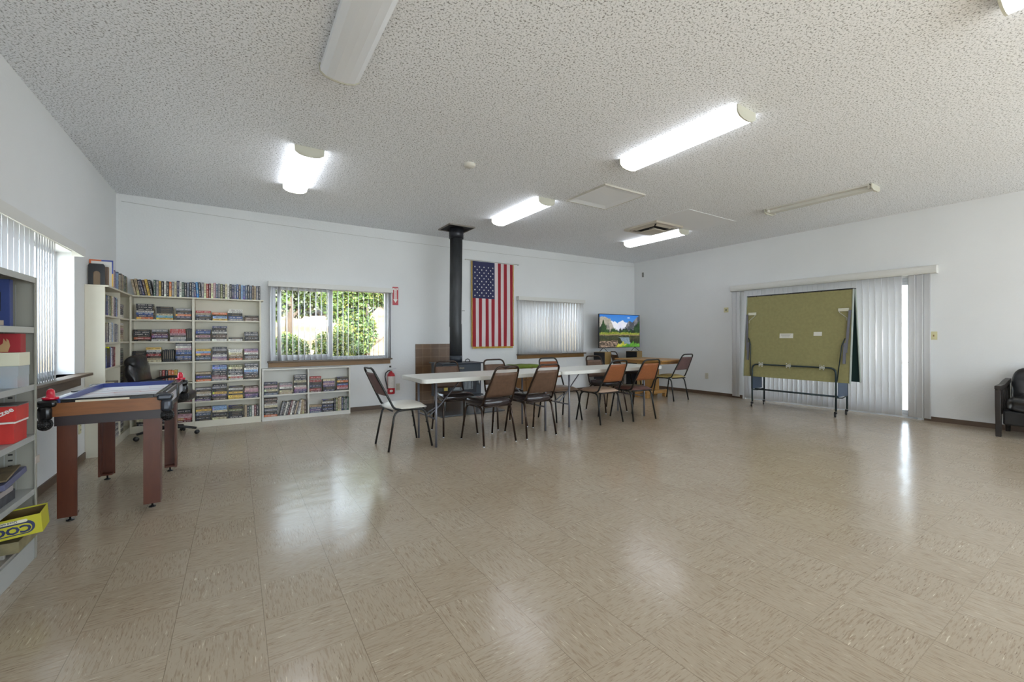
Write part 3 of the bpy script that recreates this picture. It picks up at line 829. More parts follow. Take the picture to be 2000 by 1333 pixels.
def seat_mesh(w, d, z0, z1, dome, m, bead=None):
    bm = bmesh.new(); n = 10
    def z_of(u, v):
        e = max(abs(u), abs(v)); k = (1 - abs(u) ** 4) * (1 - abs(v) ** 4)
        return z1 - dome * (1 - k) - (0.012 if v > 0.8 else 0) * (v - 0.8) / 0.2
    top = {}; 
    for i in range(n + 1):
        for j in range(n + 1):
            u = -1 + 2 * i / n; v = -1 + 2 * j / n
            # squircle outline
            k = 1 - 0.10 * (u * u * v * v)
            ww = w * (1.0 + 0.04 * v)
            top[i, j] = bm.verts.new((u * ww / 2 * k, v * d / 2 * k, z_of(u, v)))
    for i in range(n):
        for j in range(n):
            f = bm.faces.new((top[i, j], top[i + 1, j], top[i + 1, j + 1], top[i, j + 1])); f.smooth = True
    ring = [top[i, 0] for i in range(n)] + [top[n, j] for j in range(n)] + [top[i, n] for i in range(n, 0, -1)] + [top[0, j] for j in range(n, 0, -1)]
    prev = ring
    zs = [(1.012, 0.5), (1.0, 0.0), (0.95, -0.0)]
    lev = []
    for (k, s_) in ((1.015, z0 + (z1 - dome - z0) * 0.6), (1.01, z0 + 0.006), (0.97, z0)):
        cur = [bm.verts.new((v.co.x * k, v.co.y * k, s_)) for v in ring]
        for q in range(len(ring)):
            q2 = (q + 1) % len(ring)
            f = bm.faces.new((prev[q], cur[q], cur[q2], prev[q2])); f.smooth = True
        prev = cur
    bm.faces.new(prev)
    bmesh.ops.recalc_face_normals(bm, faces=bm.faces[:])
    me = bpy.data.meshes.new('seat'); bm.to_mesh(me); bm.free(); me.materials.append(m)
    return me

def pad_mesh(wt, wb, z0, z1, y0, y1, th, m):
    """back pad between (y0,z0) at the bottom and (y1,z1) at the top, gently curved"""
    bm = bmesh.new(); nx, nz = 8, 8; F = {}; B = {}
    for i in range(nx + 1):
        for j in range(nz + 1):
            u = -1 + 2 * i / nx; s_ = j / nz
            w = wb + (wt - wb) * s_
            z = z0 + (z1 - z0) * s_; y = y0 + (y1 - y0) * s_ - 0.016 * (1 - u * u)
            e = (1 - u ** 6) * (1 - (2 * s_ - 1) ** 6)
            F[i, j] = bm.verts.new((u * w / 2, y + th * 0.5 * (0.35 + 0.65 * e), z)); B[i, j] = bm.verts.new((u * w / 2, y - th * 0.5 * (0.35 + 0.4 * e), z))
    for i in range(nx):
        for j in range(nz):
            f = bm.faces.new((F[i, j], F[i, j + 1], F[i + 1, j + 1], F[i + 1, j])); f.smooth = True
            f = bm.faces.new((B[i, j], B[i + 1, j], B[i + 1, j + 1], B[i, j + 1])); f.smooth = True
    for i in range(nx):
        bm.faces.new((F[i, 0], F[i + 1, 0], B[i + 1, 0], B[i, 0])); bm.faces.new((F[i, nz], B[i, nz], B[i + 1, nz], F[i + 1, nz]))
    for j in range(nz):
        bm.faces.new((F[0, j], B[0, j], B[0, j + 1], F[0, j + 1])); bm.faces.new((F[nx, j], F[nx, j + 1], B[nx, j + 1], B[nx, j]))
    bmesh.ops.recalc_face_normals(bm, faces=bm.faces[:])
    me = bpy.data.meshes.new('backrest'); bm.to_mesh(me); bm.free(); me.materials.append(m)
    return me
def ob(name, me, parent):
    o = bpy.data.objects.new(name, me); COL.objects.link(o); o.parent = parent; return o

M_FBR = mat('frame_brown', (58, 44, 36), 0.25, metal=0.6)
M_FBK = mat('frame_black', (34, 34, 32), 0.35, metal=0.3)
M_VBR = mat('vinyl_brown', (92, 68, 52), 0.5, noise=0.18, nscale=30)
M_VDK = mat('vinyl_dark', (44, 36, 38), 0.22, coat=0.3)
M_VOR = mat('vinyl_rust', (134, 78, 42), 0.55, noise=0.12, nscale=40)
M_VPL = mat('vinyl_plum', (104, 78, 76), 0.6, noise=0.1, nscale=30)
M_VWH = mat('vinyl_white', (206, 202, 192), 0.35)
M_VTN = mat('vinyl_tan', (168, 142, 122), 0.35)
M_VMR = mat('vinyl_maroon', (86, 54, 48), 0.3)
M_VGD = mat('vinyl_gold', (160, 142, 88), 0.4)
def make_chair(label, loc, rz, frame, seatm, backm, thick, group='vinyl stacking chairs around the tables', lean=0.20):
    t = thing('stacking_chair', label, 'chair', loc, rz, group)
    fw = 0.40 if thick else 0.41; dz = 0.42
    r = 0.0115
    # back: from the seat side up and over
    yb, yt = -0.185, -0.185 - lean
    zt = 0.865
    def yat(z): return yb + (yt - yb) * (z - 0.46) / (zt - 0.46)
    wtop, wbot = 0.15, 0.195
    pts = [(-wbot + 0.005, -0.10, 0.425), (-wbot, yb + 0.01, 0.44), (-wbot + 0.010, yat(0.60), 0.60), (-wtop, yt, zt), (wtop, yt, zt), (wbot - 0.010, yat(0.60), 0.60), (wbot, yb + 0.01, 0.44), (wbot - 0.005, -0.10, 0.425)]
    MB().tube(bend(pts, 0.06, 5), r, 8).build('back_frame', frame, t)
    if thick:
        ob('seat', seat_mesh(0.40, 0.41, 0.425, 0.505, 0.018, seatm), t)
        ob('backrest', pad_mesh(0.30, 0.375, 0.53, 0.80, yat(0.53), yat(0.80), 0.036, backm), t)
    else:
        ob('seat', seat_mesh(0.41, 0.41, 0.425, 0.482, 0.038, seatm), t)
        ob('backrest', pad_mesh(0.295, 0.37, 0.575, 0.815, yat(0.575), yat(0.815), 0.024, backm), t)
    for yy in (-0.19, 0.17): MB().tube([(-0.19, yy, 0.418), (0.19, yy, 0.418)], 0.009, 6).build('seat_rail', frame, t)
    for sx in (-1, 1):
        for sy in (-1, 1):
            pts = [(sx * 0.190, 0.0, 0.418), (sx * 0.192, sy * 0.165, 0.415), (sx * 0.215, sy * 0.24, 0.004)]
            L_ = MB().tube(bend(pts, 0.075, 5), r, 8)
            if sy > 0:
                for q in (0.35, 0.62): L_.sphere((sx * (0.192 + 0.023 * q), 0.165 + 0.075 * q - 0.012, 0.415 - 0.41 * q), 0.008, 8, 5)
            lg = L_.build('leg', frame, t)
            if thick:
                MB().lathe([(0.0, 0.0), (0.014, 0.0), (0.013, 0.012), (0.0, 0.014)], 10, Matrix.Translation((sx * 0.215, sy * 0.24, -0.001))).build('glide', M_CHROME, lg)
    return t
A = math.radians
make_chair('white seat chair at the left end of the long table', (1.54, 4.58, 0), A(-88), M_FBK, M_VWH, M_VPL, False)
make_chair('dark padded chair with brown back, near side of the table, leftmost seen from behind', (2.42, 4.25, 0), A(4), M_FBR, M_VDK, M_VBR, True)
make_chair('dark padded chair with brown back, second from left on the near side', (3.02, 4.27, 0), A(0), M_FBR, M_VDK, M_VBR, True)
make_chair('glossy dark seat chair across the table, in front of the stove', (2.28, 4.86, 0), A(174), M_FBR, M_VDK, M_VBR, True, lean=0.14)
make_chair('dark chair across the table, just right of the stove', (3.02, 4.87, 0), A(176), M_FBR, M_VDK, M_VBR, True, lean=0.14)
make_chair('rust brown back chair across the table facing the camera, tan seat', (3.92, 4.80, 0), A(175), M_FBK, M_VTN, M_VOR, False, lean=0.14)
make_chair('rust brown back chair with a tan seat, third on the near side', (4.29, 4.38, 0), A(0), M_FBK, M_VTN, M_VOR, False)
make_chair('rust brown back chair with a maroon seat, right end of the near side', (4.87, 4.29, 0), A(-5), M_FBK, M_VMR, M_VOR, False)
make_chair('brown back chair across the table in front of the left speaker', (4.98, 4.93, 0), A(176), M_FBR, M_VDK, M_VBR, True, lean=0.14)
make_chair('plum back chair with a gold seat at the wooden table', (6.89, 5.16, 0), A(0), M_FBK, M_VGD, M_VPL, False)
make_chair('dark chair turned sideways between the speakers, behind the wooden table', (7.12, 6.42, 0), A(-112), M_FBR, M_VDK, M_VBR, True, lean=0.14)

# ------------------------------------------------------------------ white folding tables
M_TBL = mat('table_plastic', (208, 207, 200), 0.35, bump=0.05, bscale=120)
def folding_table(label, x0, x1, y0, y1, lx0, lx1):
    cx, cy = (x0 + x1) / 2, (y0 + y1) / 2; w = x1 - x0; d = y1 - y0
    t = thing('folding_table', label, 'folding table', (cx, cy, 0), 0, 'white folding tables end to end')
    MB().prism(rrect(w - 0.004, d, 0.045), Matrix.Translation((0, 0, 0.698)), 0.045, bev=0.006).build('tabletop', M_TBL, t)
    for sgn, lx in ((-1, lx0 - cx), (1, lx1 - cx)):
        lf = MB(); yy = d / 2 - 0.09
        for sy in (-1, 1):
            MB().tube([(lx, sy * yy, 0.698), (lx, sy * yy, 0.0)], 0.0125, 10).build('leg', M_GREYT, t)
        MB().tube([(lx, -yy, 0.30), (lx, yy, 0.30)], 0.009, 8).build('crossbar', M_GREYT, t)
        pts = [(lx, -0.05, 0.30), (lx - sgn * 0.14, -0.02, 0.40), (lx - sgn * 0.42, 0, 0.68)]
        MB().tube(pts, 0.008, 6).tube([(lx, 0.05, 0.30), (lx - sgn * 0.14, 0.02, 0.40)], 0.008, 6).build('folding_brace', M_GREYT, t)
    return t
folding_table('left white folding table with chairs along both sides', 1.615, 3.475, 4.20, 4.90, 1.80, 3.27)
folding_table('right white folding table pushed up against the left one', 3.48, 5.44, 4.20, 4.90, 3.66, 5.12)

# ------------------------------------------------------------------ wooden table at the back right
t = thing('wooden_table', 'yellow brown wooden pedestal table in the far corner', 'table', (6.92, 5.62, 0))
M_OAK = wood('oak', (186, 142, 82), (150, 106, 54), 3, (8, 1, 1), 0.4)
MB().box((0, 0, 0.735), (0.84, 1.16, 0.028), bev=0.008).build('tabletop', M_OAK, t)
ap = MB(); ap.bx(-0.34, 0.34, -0.50, -0.48, 0.67, 0.72); ap.bx(-0.34, 0.34, 0.48, 0.50, 0.67, 0.72); ap.bx(-0.34, -0.32, -0.48, 0.48, 0.67, 0.72); ap.bx(0.32, 0.34, -0.48, 0.48, 0.67, 0.72)
ap.build('apron', M_OAK, t)
MB().box((0, 0, 0.43), (0.11, 0.30, 0.58), bev=0.01).build('pedestal', M_OAK, t)
for s in (-1, 1):
    MB().box((0, s * 0.12, 0.105), (0.62, 0.07, 0.07), bev=0.012).box((-0.26, s * 0.12, 0.035), (0.09, 0.07, 0.07), bev=0.008).box((0.26, s * 0.12, 0.035), (0.09, 0.07, 0.07), bev=0.008).build('foot', M_OAK, t)

# ------------------------------------------------------------------ television on two speakers
M_SPW = wood('speaker_veneer', (176, 146, 92), (150, 120, 70), 2, (1, 1, 4), 0.5)
M_SPG = mat('speaker_grille', (18, 18, 22), 0.85)
def speaker(label, x, y, ang):
    t = thing('floor_speaker', label, 'speaker', (x, y, 0), ang, 'floor speakers under the television')
    w, d, h = 0.26, 0.30, 0.86
    MB().bx(-w / 2, w / 2, -d / 2, d / 2, 0, h, bev=0.003).build('cabinet', M_SPW, t)
    MB().bx(-w / 2 + 0.004, w / 2 - 0.004, -d / 2 - 0.018, -d / 2, 0.015, h - 0.004, bev=0.004).build('grille', M_SPG, t)
    return t
an = math.atan2(-0.94, 0.335)  # the grille looks toward the left of the photo
# local -y must point to (-0.94,-0.335)
sa = math.atan2(-0.94, -(-0.335)) 
ang = math.atan2(-0.94, 0.335)
speaker('black fronted speaker under the left foot of the television', 6.66, 6.70, ang)
speaker('black fronted speaker under the right foot of the television', 7.66, 6.70, ang)
t = thing('television', 'flat television showing a mountain valley, standing on two speakers', 'television', (7.205, 6.70, 0.86))
MB().bx(-0.645, 0.645, 0.0, 0.035, 0.085, 0.825, bev=0.004).build('casing', M_BLACK, t)
for s in (-1, 1):
    MB().tube([(s * 0.50 - 0.005, -0.11, 0.006), (s * 0.50, 0.018, 0.088), (s * 0.50 + 0.005, 0.13, 0.006)], 0.007, 6).build('stand_foot', M_BLACK, t)
# the picture on the screen
def hsh(a, b):
    q = math.sin(a * 127.1 + b * 311.7) * 43758.5453
    return q - math.floor(q)
def vn(x, y):
    """smooth value noise, -1..1"""
    ix, iy = math.floor(x), math.floor(y); fx, fy = x - ix, y - iy
    fx = fx * fx * (3 - 2 * fx); fy = fy * fy * (3 - 2 * fy)
    a = hsh(ix, iy) * (1 - fx) + hsh(ix + 1, iy) * fx
    b = hsh(ix, iy + 1) * (1 - fx) + hsh(ix + 1, iy + 1) * fx
    return (a * (1 - fy) + b * fy) * 2 - 1
def valley(u, v):
    """u,v in 0..1, v up; a made-up valley: sky, cloud, grey cliffs, firs, meadow, pond, reeds"""
    j = 0.6 * vn(u * 40, v * 40) + 0.6 * vn(u * 90 + 5, v * 90) ; k = vn(u * 12, v * 12 + 3)
    w = 0.02 * vn(u * 14, 7) + 0.012 * vn(u * 50, 3)
    c = (50 + 70 * (1 - v), 120 + 70 * (1 - v), 205 + 20 * (1 - v))
    if v < 0.74 + 0.10 * vn(u * 9, 2) + 0.03 * vn(u * 30, 4): c = (226 + 12 * k, 228 + 12 * k, 236)
    if vn(u * 7 + 3, v * 12) > 0.55 and v > 0.8 and u > 0.5: c = (214, 224, 238)
    lc = 0.93 + w if u < 0.13 else 0.93 - (u - 0.13) * 0.55 + w if u < 0.26 else 0.84 - (u - 0.26) * 3.2 + w
    if v < lc: c = (170 + 26 * j, 164 + 24 * j, 150 + 22 * j) if vn(u * 30, v * 8) > -0.5 else (128, 126, 120)
    rc = 0.60 + (u - 0.62) * 2.2 + w if u < 0.72 else 0.82 - (u - 0.72) * 0.3 + w if u < 0.82 else 0.80 + (u - 0.82) * 1.3 + w
    if u > 0.62 and v < rc: c = (112 + 46 * j, 112 + 44 * j, 116 + 42 * j) if vn(u * 24, v * 10 + 9) > 0 else (74 + 20 * j, 78 + 20 * j, 84)
    spike = abs(((u * 34) % 1) - 0.5) * 0.10 + 0.05 * vn(u * 34 // 1, 5)
    tr = 0.56 - spike + 0.03 * vn(u * 6, 1)
    if u < 0.17: tr = 0.66 + 0.24 * max(0, 1 - abs(u - 0.09) / 0.045) - spike
    if u > 0.84: tr = 0.64 + (u - 0.84) * 1.6 - spike
    if v < tr: c = (44 + 26 * j, 72 + 30 * j, 38 + 16 * j) if k > -0.3 else (26 + 12 * j, 44 + 16 * j, 28)
    if v < 0.45 + w: c = (130 + 46 * j, 140 + 40 * j, 50 + 24 * j)
    if v < 0.385 + w * 0.5: c = (150 + 20 * j, 128 + 20 * j, 96)
    if v < 0.365 + w * 0.3: c = (62 + 40 * j, 66 + 36 * j, 40 + 20 * j) if vn(u * 60, v * 10) > -0.1 else (38, 46, 30)
    if v < 0.30 and abs(u - 0.60 - 0.25 * (0.3 - v)) < 0.12 + 0.05 * k: c = (116 + 30 * j, 136 + 26 * j, 146 + 22 * j)
    if v < 0.19 + w and u < 0.44: c = (108 + 96 * j, 92 + 84 * j, 78 + 74 * j) if j > -0.1 else (46, 42, 34)
    if v < 0.17 + 0.05 * vn(u * 26, 8) - abs(u - 0.56) * 0.9: c = (170 + 40 * j, 172 + 36 * j, 58 + 20 * j)
    if v < 0.18 + 0.06 * vn(u * 30, 6) - abs(u - 0.80) * 0.7: c = (76 + 40 * j, 132 + 44 * j, 40 + 16 * j)
    if v < 0.12 + 0.04 * vn(u * 30, 2) - abs(u - 0.97) * 0.6: c = (92 + 40 * j, 150 + 40 * j, 52)
    return tuple(max(0, min(255, q)) for q in c)
bm = bmesh.new(); lay = bm.loops.layers.float_color.new('Col'); nx, nz = 150, 86
g = [[bm.verts.new((-0.635 + 1.27 * i / nx, 0, 0.097 + 0.716 * j / nz)) for j in range(nz + 1)] for i in range(nx + 1)]
for i in range(nx):
    for j in range(nz):
        f = bm.faces.new((g[i][j], g[i + 1][j], g[i + 1][j + 1], g[i][j + 1]))
        c = lin(valley((i + 0.5) / nx, (j + 0.5) / nz))
        for l in f.loops: l[lay] = c
me = bpy.data.meshes.new('screen'); bm.to_mesh(me); bm.free()
ms = bpy.data.materials.new('lit_screen'); ms.use_nodes = True; nt = ms.node_tree; b = nt.nodes['Principled BSDF']
a_ = nt.nodes.new('ShaderNodeAttribute'); a_.attribute_name = 'Col'
b.inputs['Base Color'].default_value = (0.01, 0.01, 0.01, 1); b.inputs['Roughness'].default_value = 0.3
nt.links.new(a_.outputs['Color'], b.inputs['Emission Color']); b.inputs['Emission Strength'].default_value = 0.30
me.materials.append(ms)
o = ob('screen', me, t); o.location = (0, -0.0015, 0)

# ------------------------------------------------------------------ folded ping pong table
t = thing('ping_pong_table', 'folded green ping pong table on casters before the sliding door', 'ping pong table', (7.52, 3.26, 0))
M_PPB = mat('pingpong_underside', (142, 136, 92), 0.75, noise=0.08, nscale=25)
M_PPG = mat('pingpong_green', (24, 52, 50), 0.5)
M_PPF = mat('pingpong_frame', (44, 58, 62), 0.4, metal=0.4)
M_PPA = mat('apron_steel', (176, 184, 176), 0.35, metal=0.5)
M_ZNC = mat('zinc', (196, 196, 188), 0.4, metal=0.5)
def half(sgn):
    """a leaf leaning against its twin; local x across, z up; sgn -1 is the room side"""
    a = Vector((-0.165 if sgn < 0 else 0.215, 0, 0.505)); b_ = Vector((sgn * 0.035, 0, 1.87))
    d = (b_ - a); L = d.length; d.normalize(); nrm = Vector((d.z * sgn, 0, -d.x * sgn))
    M = Matrix(((nrm.x, 0, d.x, a.x), (nrm.y, 1, d.y, 0), (nrm.z, 0, d.z, a.z), (0, 0, 0, 1)))
    return M, L
for sgn in (-1, 1):
    M, L = half(sgn)
    bd = MB(); bd.use(M_PPB).box((0.0, 0, L / 2), (0.016, 1.51, L - 0.01))
    bd.use(M_PPG).box((-0.010, 0, L / 2), (0.003, 1.51, L - 0.01))
    bd.bm.transform(M); bo = bd.build('board_half', None, t)
    for s in (-1, 1):
        ed = MB(); ed.box((-0.004, s * 0.760, L / 2), (0.042, 0.010, L))
        ed.bm.transform(M); ed.build('side_apron', M_PPA, bo)
    tp = MB(); tp.box((-0.002, 0, L + 0.006), (0.034, 1.53, 0.012)); 
    for k in range(6): tp.sphere((0.017, -0.6 + 0.24 * k, L - 0.004), 0.007, 6, 4)
    tp.bm.transform(M); tp.build('end_apron', M_STD, bo)
    if sgn < 0:
        for s in (-1, 1):
            q = MB(); q.box((0.028, s * 0.722, L - 0.62), (0.022, 0.026, 0.62), Euler((s * -0.05, 0, 0)))
            q.bm.transform(M); q.build('folded_leg', M_GREYT, t)
            q = MB(); q.box((0.018, s * 0.655, L - 0.30), (0.010, 0.13, 0.045)); q.bm.transform(M); q.build('leg_bracket', mat('bracket_white', (206, 204, 186), 0.5), t)
            q = MB(); q.tube([(0.022, s * 0.60, L - 0.31), (0.022, s * 0.61, L - 0.34), (0.022, s * 0.70, L - 0.42), (0.022, s * 0.70, L - 0.46)], 0.004, 6); q.bm.transform(M); q.build('spring_wire', M_ZNC, t)
            q = MB(); q.tube([(0.03, s * 0.69, L - 0.72), (0.03, s * 0.655, L * 0.40), (0.05, s * 0.62, 0.02)], 0.007, 6); q.bm.transform(M); q.build('strut', M_PPF, t)
            q = MB(); q.box((0.026, s * 0.69, L - 0.94), (0.024, 0.03, 0.30)); q.bm.transform(M); q.build('strut_guard', M_GREYT, t)
        for (yy, zz, w_, h_) in ((0.105, L * 0.505, 0.20, 0.075), (-0.335, L * 0.525, 0.11, 0.06)):
            q = MB(); q.box((0.009, yy, zz), (0.002, w_, h_)); q.bm.transform(M); lo = q.build('paper_label', mat('paper_white', (216, 214, 204), 0.6), t)
        q = MB()
        for k in range(3): q.box((0.0106, 0.115, L * 0.505 + 0.018 - 0.017 * k), (0.0006, 0.15 - 0.02 * k, 0.004))
        q.bm.transform(M); q.build('printed_lines', mat('ink_grey', (120, 116, 116), 0.6), lo)
# wheeled base
for sx in (-1, 1):
    x = sx * 0.195
    zt = 0.72 if sx < 0 else 0.60
    pts = [(x, 0.60, 0.09), (x, 0.60, zt), (x, -0.60, zt), (x, -0.60, 0.09)]
    MB().tube(bend(pts, 0.09, 6), 0.013, 10).build('wheel_frame', M_PPF, t)
    for sy in (-1, 1):
        c = MB(); c.use(M_BLACK)
        c.lathe([(0.0, -0.011), (0.028, -0.011), (0.033, 0), (0.028, 0.011), (0.0, 0.011)], 16, Matrix.Translation((x, sy * 0.60 + 0.012, 0.033)) @ Matrix.Rotation(PI / 2, 4, 'X') @ Matrix.Rotation(0.5, 4, 'Y'))
        c.box((x, sy * 0.60 + 0.004, 0.068), (0.026, 0.036, 0.03), bev=0.004)
        c.build('caster', None, t)
MB().tube([(-0.185, 0.60, 0.29), (0.0, 0.61, 0.27), (0.185, 0.60, 0.29)], 0.009, 8).tube([(-0.185, -0.60, 0.29), (0.0, -0.61, 0.27), (0.185, -0.60, 0.29)], 0.009, 8).build('base_tie', M_PPF, t)
MB().tube([(-0.10, 0.60, 0.295), (-0.10, -0.60, 0.295)], 0.014, 10).build('crossbar', M_PPF, t)
MB().bx(-0.18, 0.15, 0.615, 0.625, 0.30, 0.56).build('side_plate', mat('panel_blue', (70, 84, 104), 0.5), t)
MB().bx(-0.16, 0.15, -0.622, -0.612, 0.30, 0.56).build('side_plate', mat('panel_blue'), t)
for yy in (0.45, 0.03, -0.43):
    c = MB(); c.box((-0.200, yy, 0.72), (0.03, 0.018, 0.02))
    for (a_, b__) in ((-0.025, 0.028), (0.025, 0.034), (-0.02, -0.03), (0.025, -0.026), (0.0, 0.02)):
        c.sphere((-0.214, yy + a_, 0.72 + b__), 0.009, 8, 5)
    c.box((-0.209, yy, 0.72), (0.004, 0.07, 0.03)); 
    c.build('clamp', M_ZNC, t)

# ------------------------------------------------------------------ armchair cut off at the right edge
t = thing('armchair', 'black leather armchair with dark wooden arms by the right wall', 'armchair', (7.82, 0.80, 0))
M_LTH = mat('black_leather', (24, 25, 28), 0.28, coat=0.25, bump=0.3, bscale=14)
M_DWD = wood('dark_arm_wood', (50, 44, 41), (30, 26, 25), 4, (1, 1, 10), 0.4)
# local: faces -x
s = MB(); s.box((0.0, 0, 0.23), (0.60, 0.56, 0.17), bev=0.02); s.build('seat_base', M_LTH, t)
def cushion(name, c, d, rot, parent, lumps=3):
    bm = bmesh.new(); r = bmesh.ops.create_cube(bm, size=1.0)
    bmesh.ops.subdivide_edges(bm, edges=bm.edges[:], cuts=7, use_grid_fill=True)
    rr = random.Random(hash(name) % 100)
    for v in bm.verts:
        x, y, z = v.co * 2
        n4 = (abs(x) ** 4 + abs(y) ** 4 + abs(z) ** 4) ** 0.25
        p = Vector((x, y, z)) / max(n4, 1e-6) * max(abs(x), abs(y), abs(z))
        p *= 0.5
        p.x += 0.035 * math.sin(p.z * 11 + p.y * 3) ; p.z += 0.05 * math.sin(p.y * 9 + p.x * 5)
        v.co = Vector((p.x * d[0], p.y * d[1], p.z * d[2]))
    for f in bm.faces: f.smooth = True
    bm.transform(Matrix.Translation(c) @ rot.to_matrix().to_4x4())
    me = bpy.data.meshes.new(name); bm.to_mesh(me); bm.free(); me.materials.append(M_LTH)
    o = bpy.data.objects.new(name, me); COL.objects.link(o); o.parent = parent
    md = o.modifiers.new('Subsurf', 'SUBSURF'); md.levels = 1; md.render_levels = 1
    return o
cushion('seat_cushion', (-0.03, 0, 0.385), (0.60, 0.54, 0.19), Euler((0, -0.04, 0)), t)
cushion('back_cushion', (0.13, 0, 0.565), (0.20, 0.54, 0.46), Euler((0, 0.22, 0)), t)
for s_ in (-1, 1):
    y = s_ * 0.315
    def board(pts, th=0.045, name='arm'):
        M = Matrix(((1, 0, 0, 0), (0, 0, -1, y + th / 2), (0, 1, 0, 0), (0, 0, 0, 1)))
        return MB().prism(pts, M, th, bev=0.004)
    board([(-0.335, 0.60), (-0.10, 0.605), (0.10, 0.64), (0.27, 0.66), (0.27, 0.61), (0.10, 0.585), (-0.10, 0.545), (-0.285, 0.55), (-0.335, 0.56)], 0.05).build('armrest', M_DWD, t)
    board([(-0.332, 0.556), (-0.283, 0.546), (-0.275, 0.40), (-0.255, 0.20), (-0.245, 0.0), (-0.295, 0.0), (-0.30, 0.18), (-0.325, 0.35)]).build('front_post', M_DWD, t)
    for k, x in enumerate((-0.20, -0.10, 0.0, 0.10)):
        MB().box((x, y, 0.42), (0.04, 0.02, 0.27)).build('arm_slat', M_DWD, t)
    MB().box((-0.03, y, 0.275), (0.46, 0.022, 0.04)).build('side_rail', M_DWD, t)
    MB().tube([(0.21, y, 0.61), (0.235, y, 0.3), (0.25, y, 0.0)], 0.022, 8).build('rear_post', M_DWD, t)
# ------------------------------------------------------------------ air hockey table
t = thing('air_hockey_table', 'small air hockey table on four brown legs by the left window', 'game table', (-0.70, 4.35, 0))
M_HWD = wood('hockey_wood', (146, 92, 48), (104, 60, 28), 5, (1.5, 1.5, 14), 0.4)
M_HLG = wood('hockey_leg', (98, 52, 32), (70, 34, 22), 6, (5, 5, 1), 0.35)
M_HDK = mat('hockey_dark', (44, 34, 36), 0.35)
M_HBK = mat('hockey_black', (22, 22, 24), 0.25)
M_HBL = mat('rim_blue', (52, 66, 130), 0.3)
M_HIC = mat('ice_white', (222, 222, 226), 0.45)
hx, hy = 0.29, 0.565
for (a_, c_) in ((-hy, -hy + 0.02), (hy - 0.02, hy)): MB().bx(-hx + 0.02, hx - 0.02, a_, c_, 0.688, 0.772).build('end_rail', M_HWD, t)
for s in (-1, 1): MB().bx(min(s * hx, s * (hx - 0.02)), max(s * hx, s * (hx - 0.02)), -hy + 0.04, hy - 0.04, 0.70, 0.772).build('side_rail', mat('rail_silver', (206, 206, 216), 0.3, metal=0.2), t)
MB().bx(-hx + 0.03, hx - 0.03, -hy + 0.02, hy - 0.02, 0.625, 0.69).build('undercarriage', M_HDK, t)
pf = MB().bx(-hx + 0.05, hx - 0.05, -hy + 0.05, hy - 0.05, 0.745, 0.765).build('playfield', M_HIC, t)
# printed lines of the rink
ln = MB(); lnb = mat('rink_marks', (70, 70, 110), 0.4); lnr = mat('rink_red', (190, 60, 60), 0.4)
ln.use(lnb)
for yy in (-0.17, 0.17): ln.bx(-hx + 0.05, hx - 0.05, yy - 0.003, yy + 0.003, 0.765, 0.7656)
ln.use(lnr).bx(-hx + 0.05, hx - 0.05, -0.003, 0.003, 0.765, 0.7656)
for (cx_, cy_) in ((0, 0), (0.13, 0.33), (-0.13, 0.33), (0.13, -0.33), (-0.13, -0.33)):
    n = 20; R = 0.075 if cx_ == 0 else 0.045
    for k in range(n):
        a0, a1 = 2 * PI * k / n, 2 * PI * (k + 1) / n
        ln.quad(*[(cx_ + q * math.cos(a), cy_ + q * math.sin(a), 0.7656) for a, q in ((a0, R), (a1, R), (a1, R + 0.004), (a0, R + 0.004))])
ln.build('rink_markings', None, pf)
rm = MB(); rm.use(M_HBL)
rm.bx(-hx + 0.035, -hx + 0.055, -hy + 0.03, hy - 0.03, 0.765, 0.798); rm.bx(-hx + 0.055, hx - 0.055, hy - 0.055, hy - 0.03, 0.765, 0.798)
rm.use(M_HBK).bx(hx - 0.055, hx - 0.035, -hy + 0.03, hy - 0.03, 0.765, 0.798); rm.bx(-hx + 0.055, hx - 0.055, -hy + 0.03, -hy + 0.055, 0.765, 0.792)
rm.build('rim', None, t)
tr = MB(); tr.use(mat('rim_silver', (170, 170, 176), 0.25, metal=0.6))
tr.bx(-hx - 0.004, -hx + 0.035, -hy + 0.05, hy - 0.05, 0.772, 0.792)
tr.use(M_HDK).bx(hx - 0.035, hx + 0.004, -hy + 0.05, hy - 0.05, 0.772, 0.800)
tr.use(mat('rim_silver')).bx(hx - 0.032, hx - 0.026, -hy + 0.06, hy - 0.06, 0.800, 0.803).bx(hx - 0.006, hx + 0.002, -hy + 0.06, hy - 0.06, 0.800, 0.804)
tr.use(mat('ball_return', (208, 200, 180), 0.3)).bx(-hx + 0.13, 0.10, -hy - 0.001, -hy + 0.012, 0.772, 0.784)
tr.use(M_HBK).bx(0.10, 0.22, -hy - 0.001, -hy + 0.02, 0.772, 0.79)
tr.build('top_trim', None, t)
MB().bx(hx - 0.032, hx + 0.012, 0.05, 0.14, 0.700, 0.812, bev=0.006).build('side_bracket', M_HBK, t)
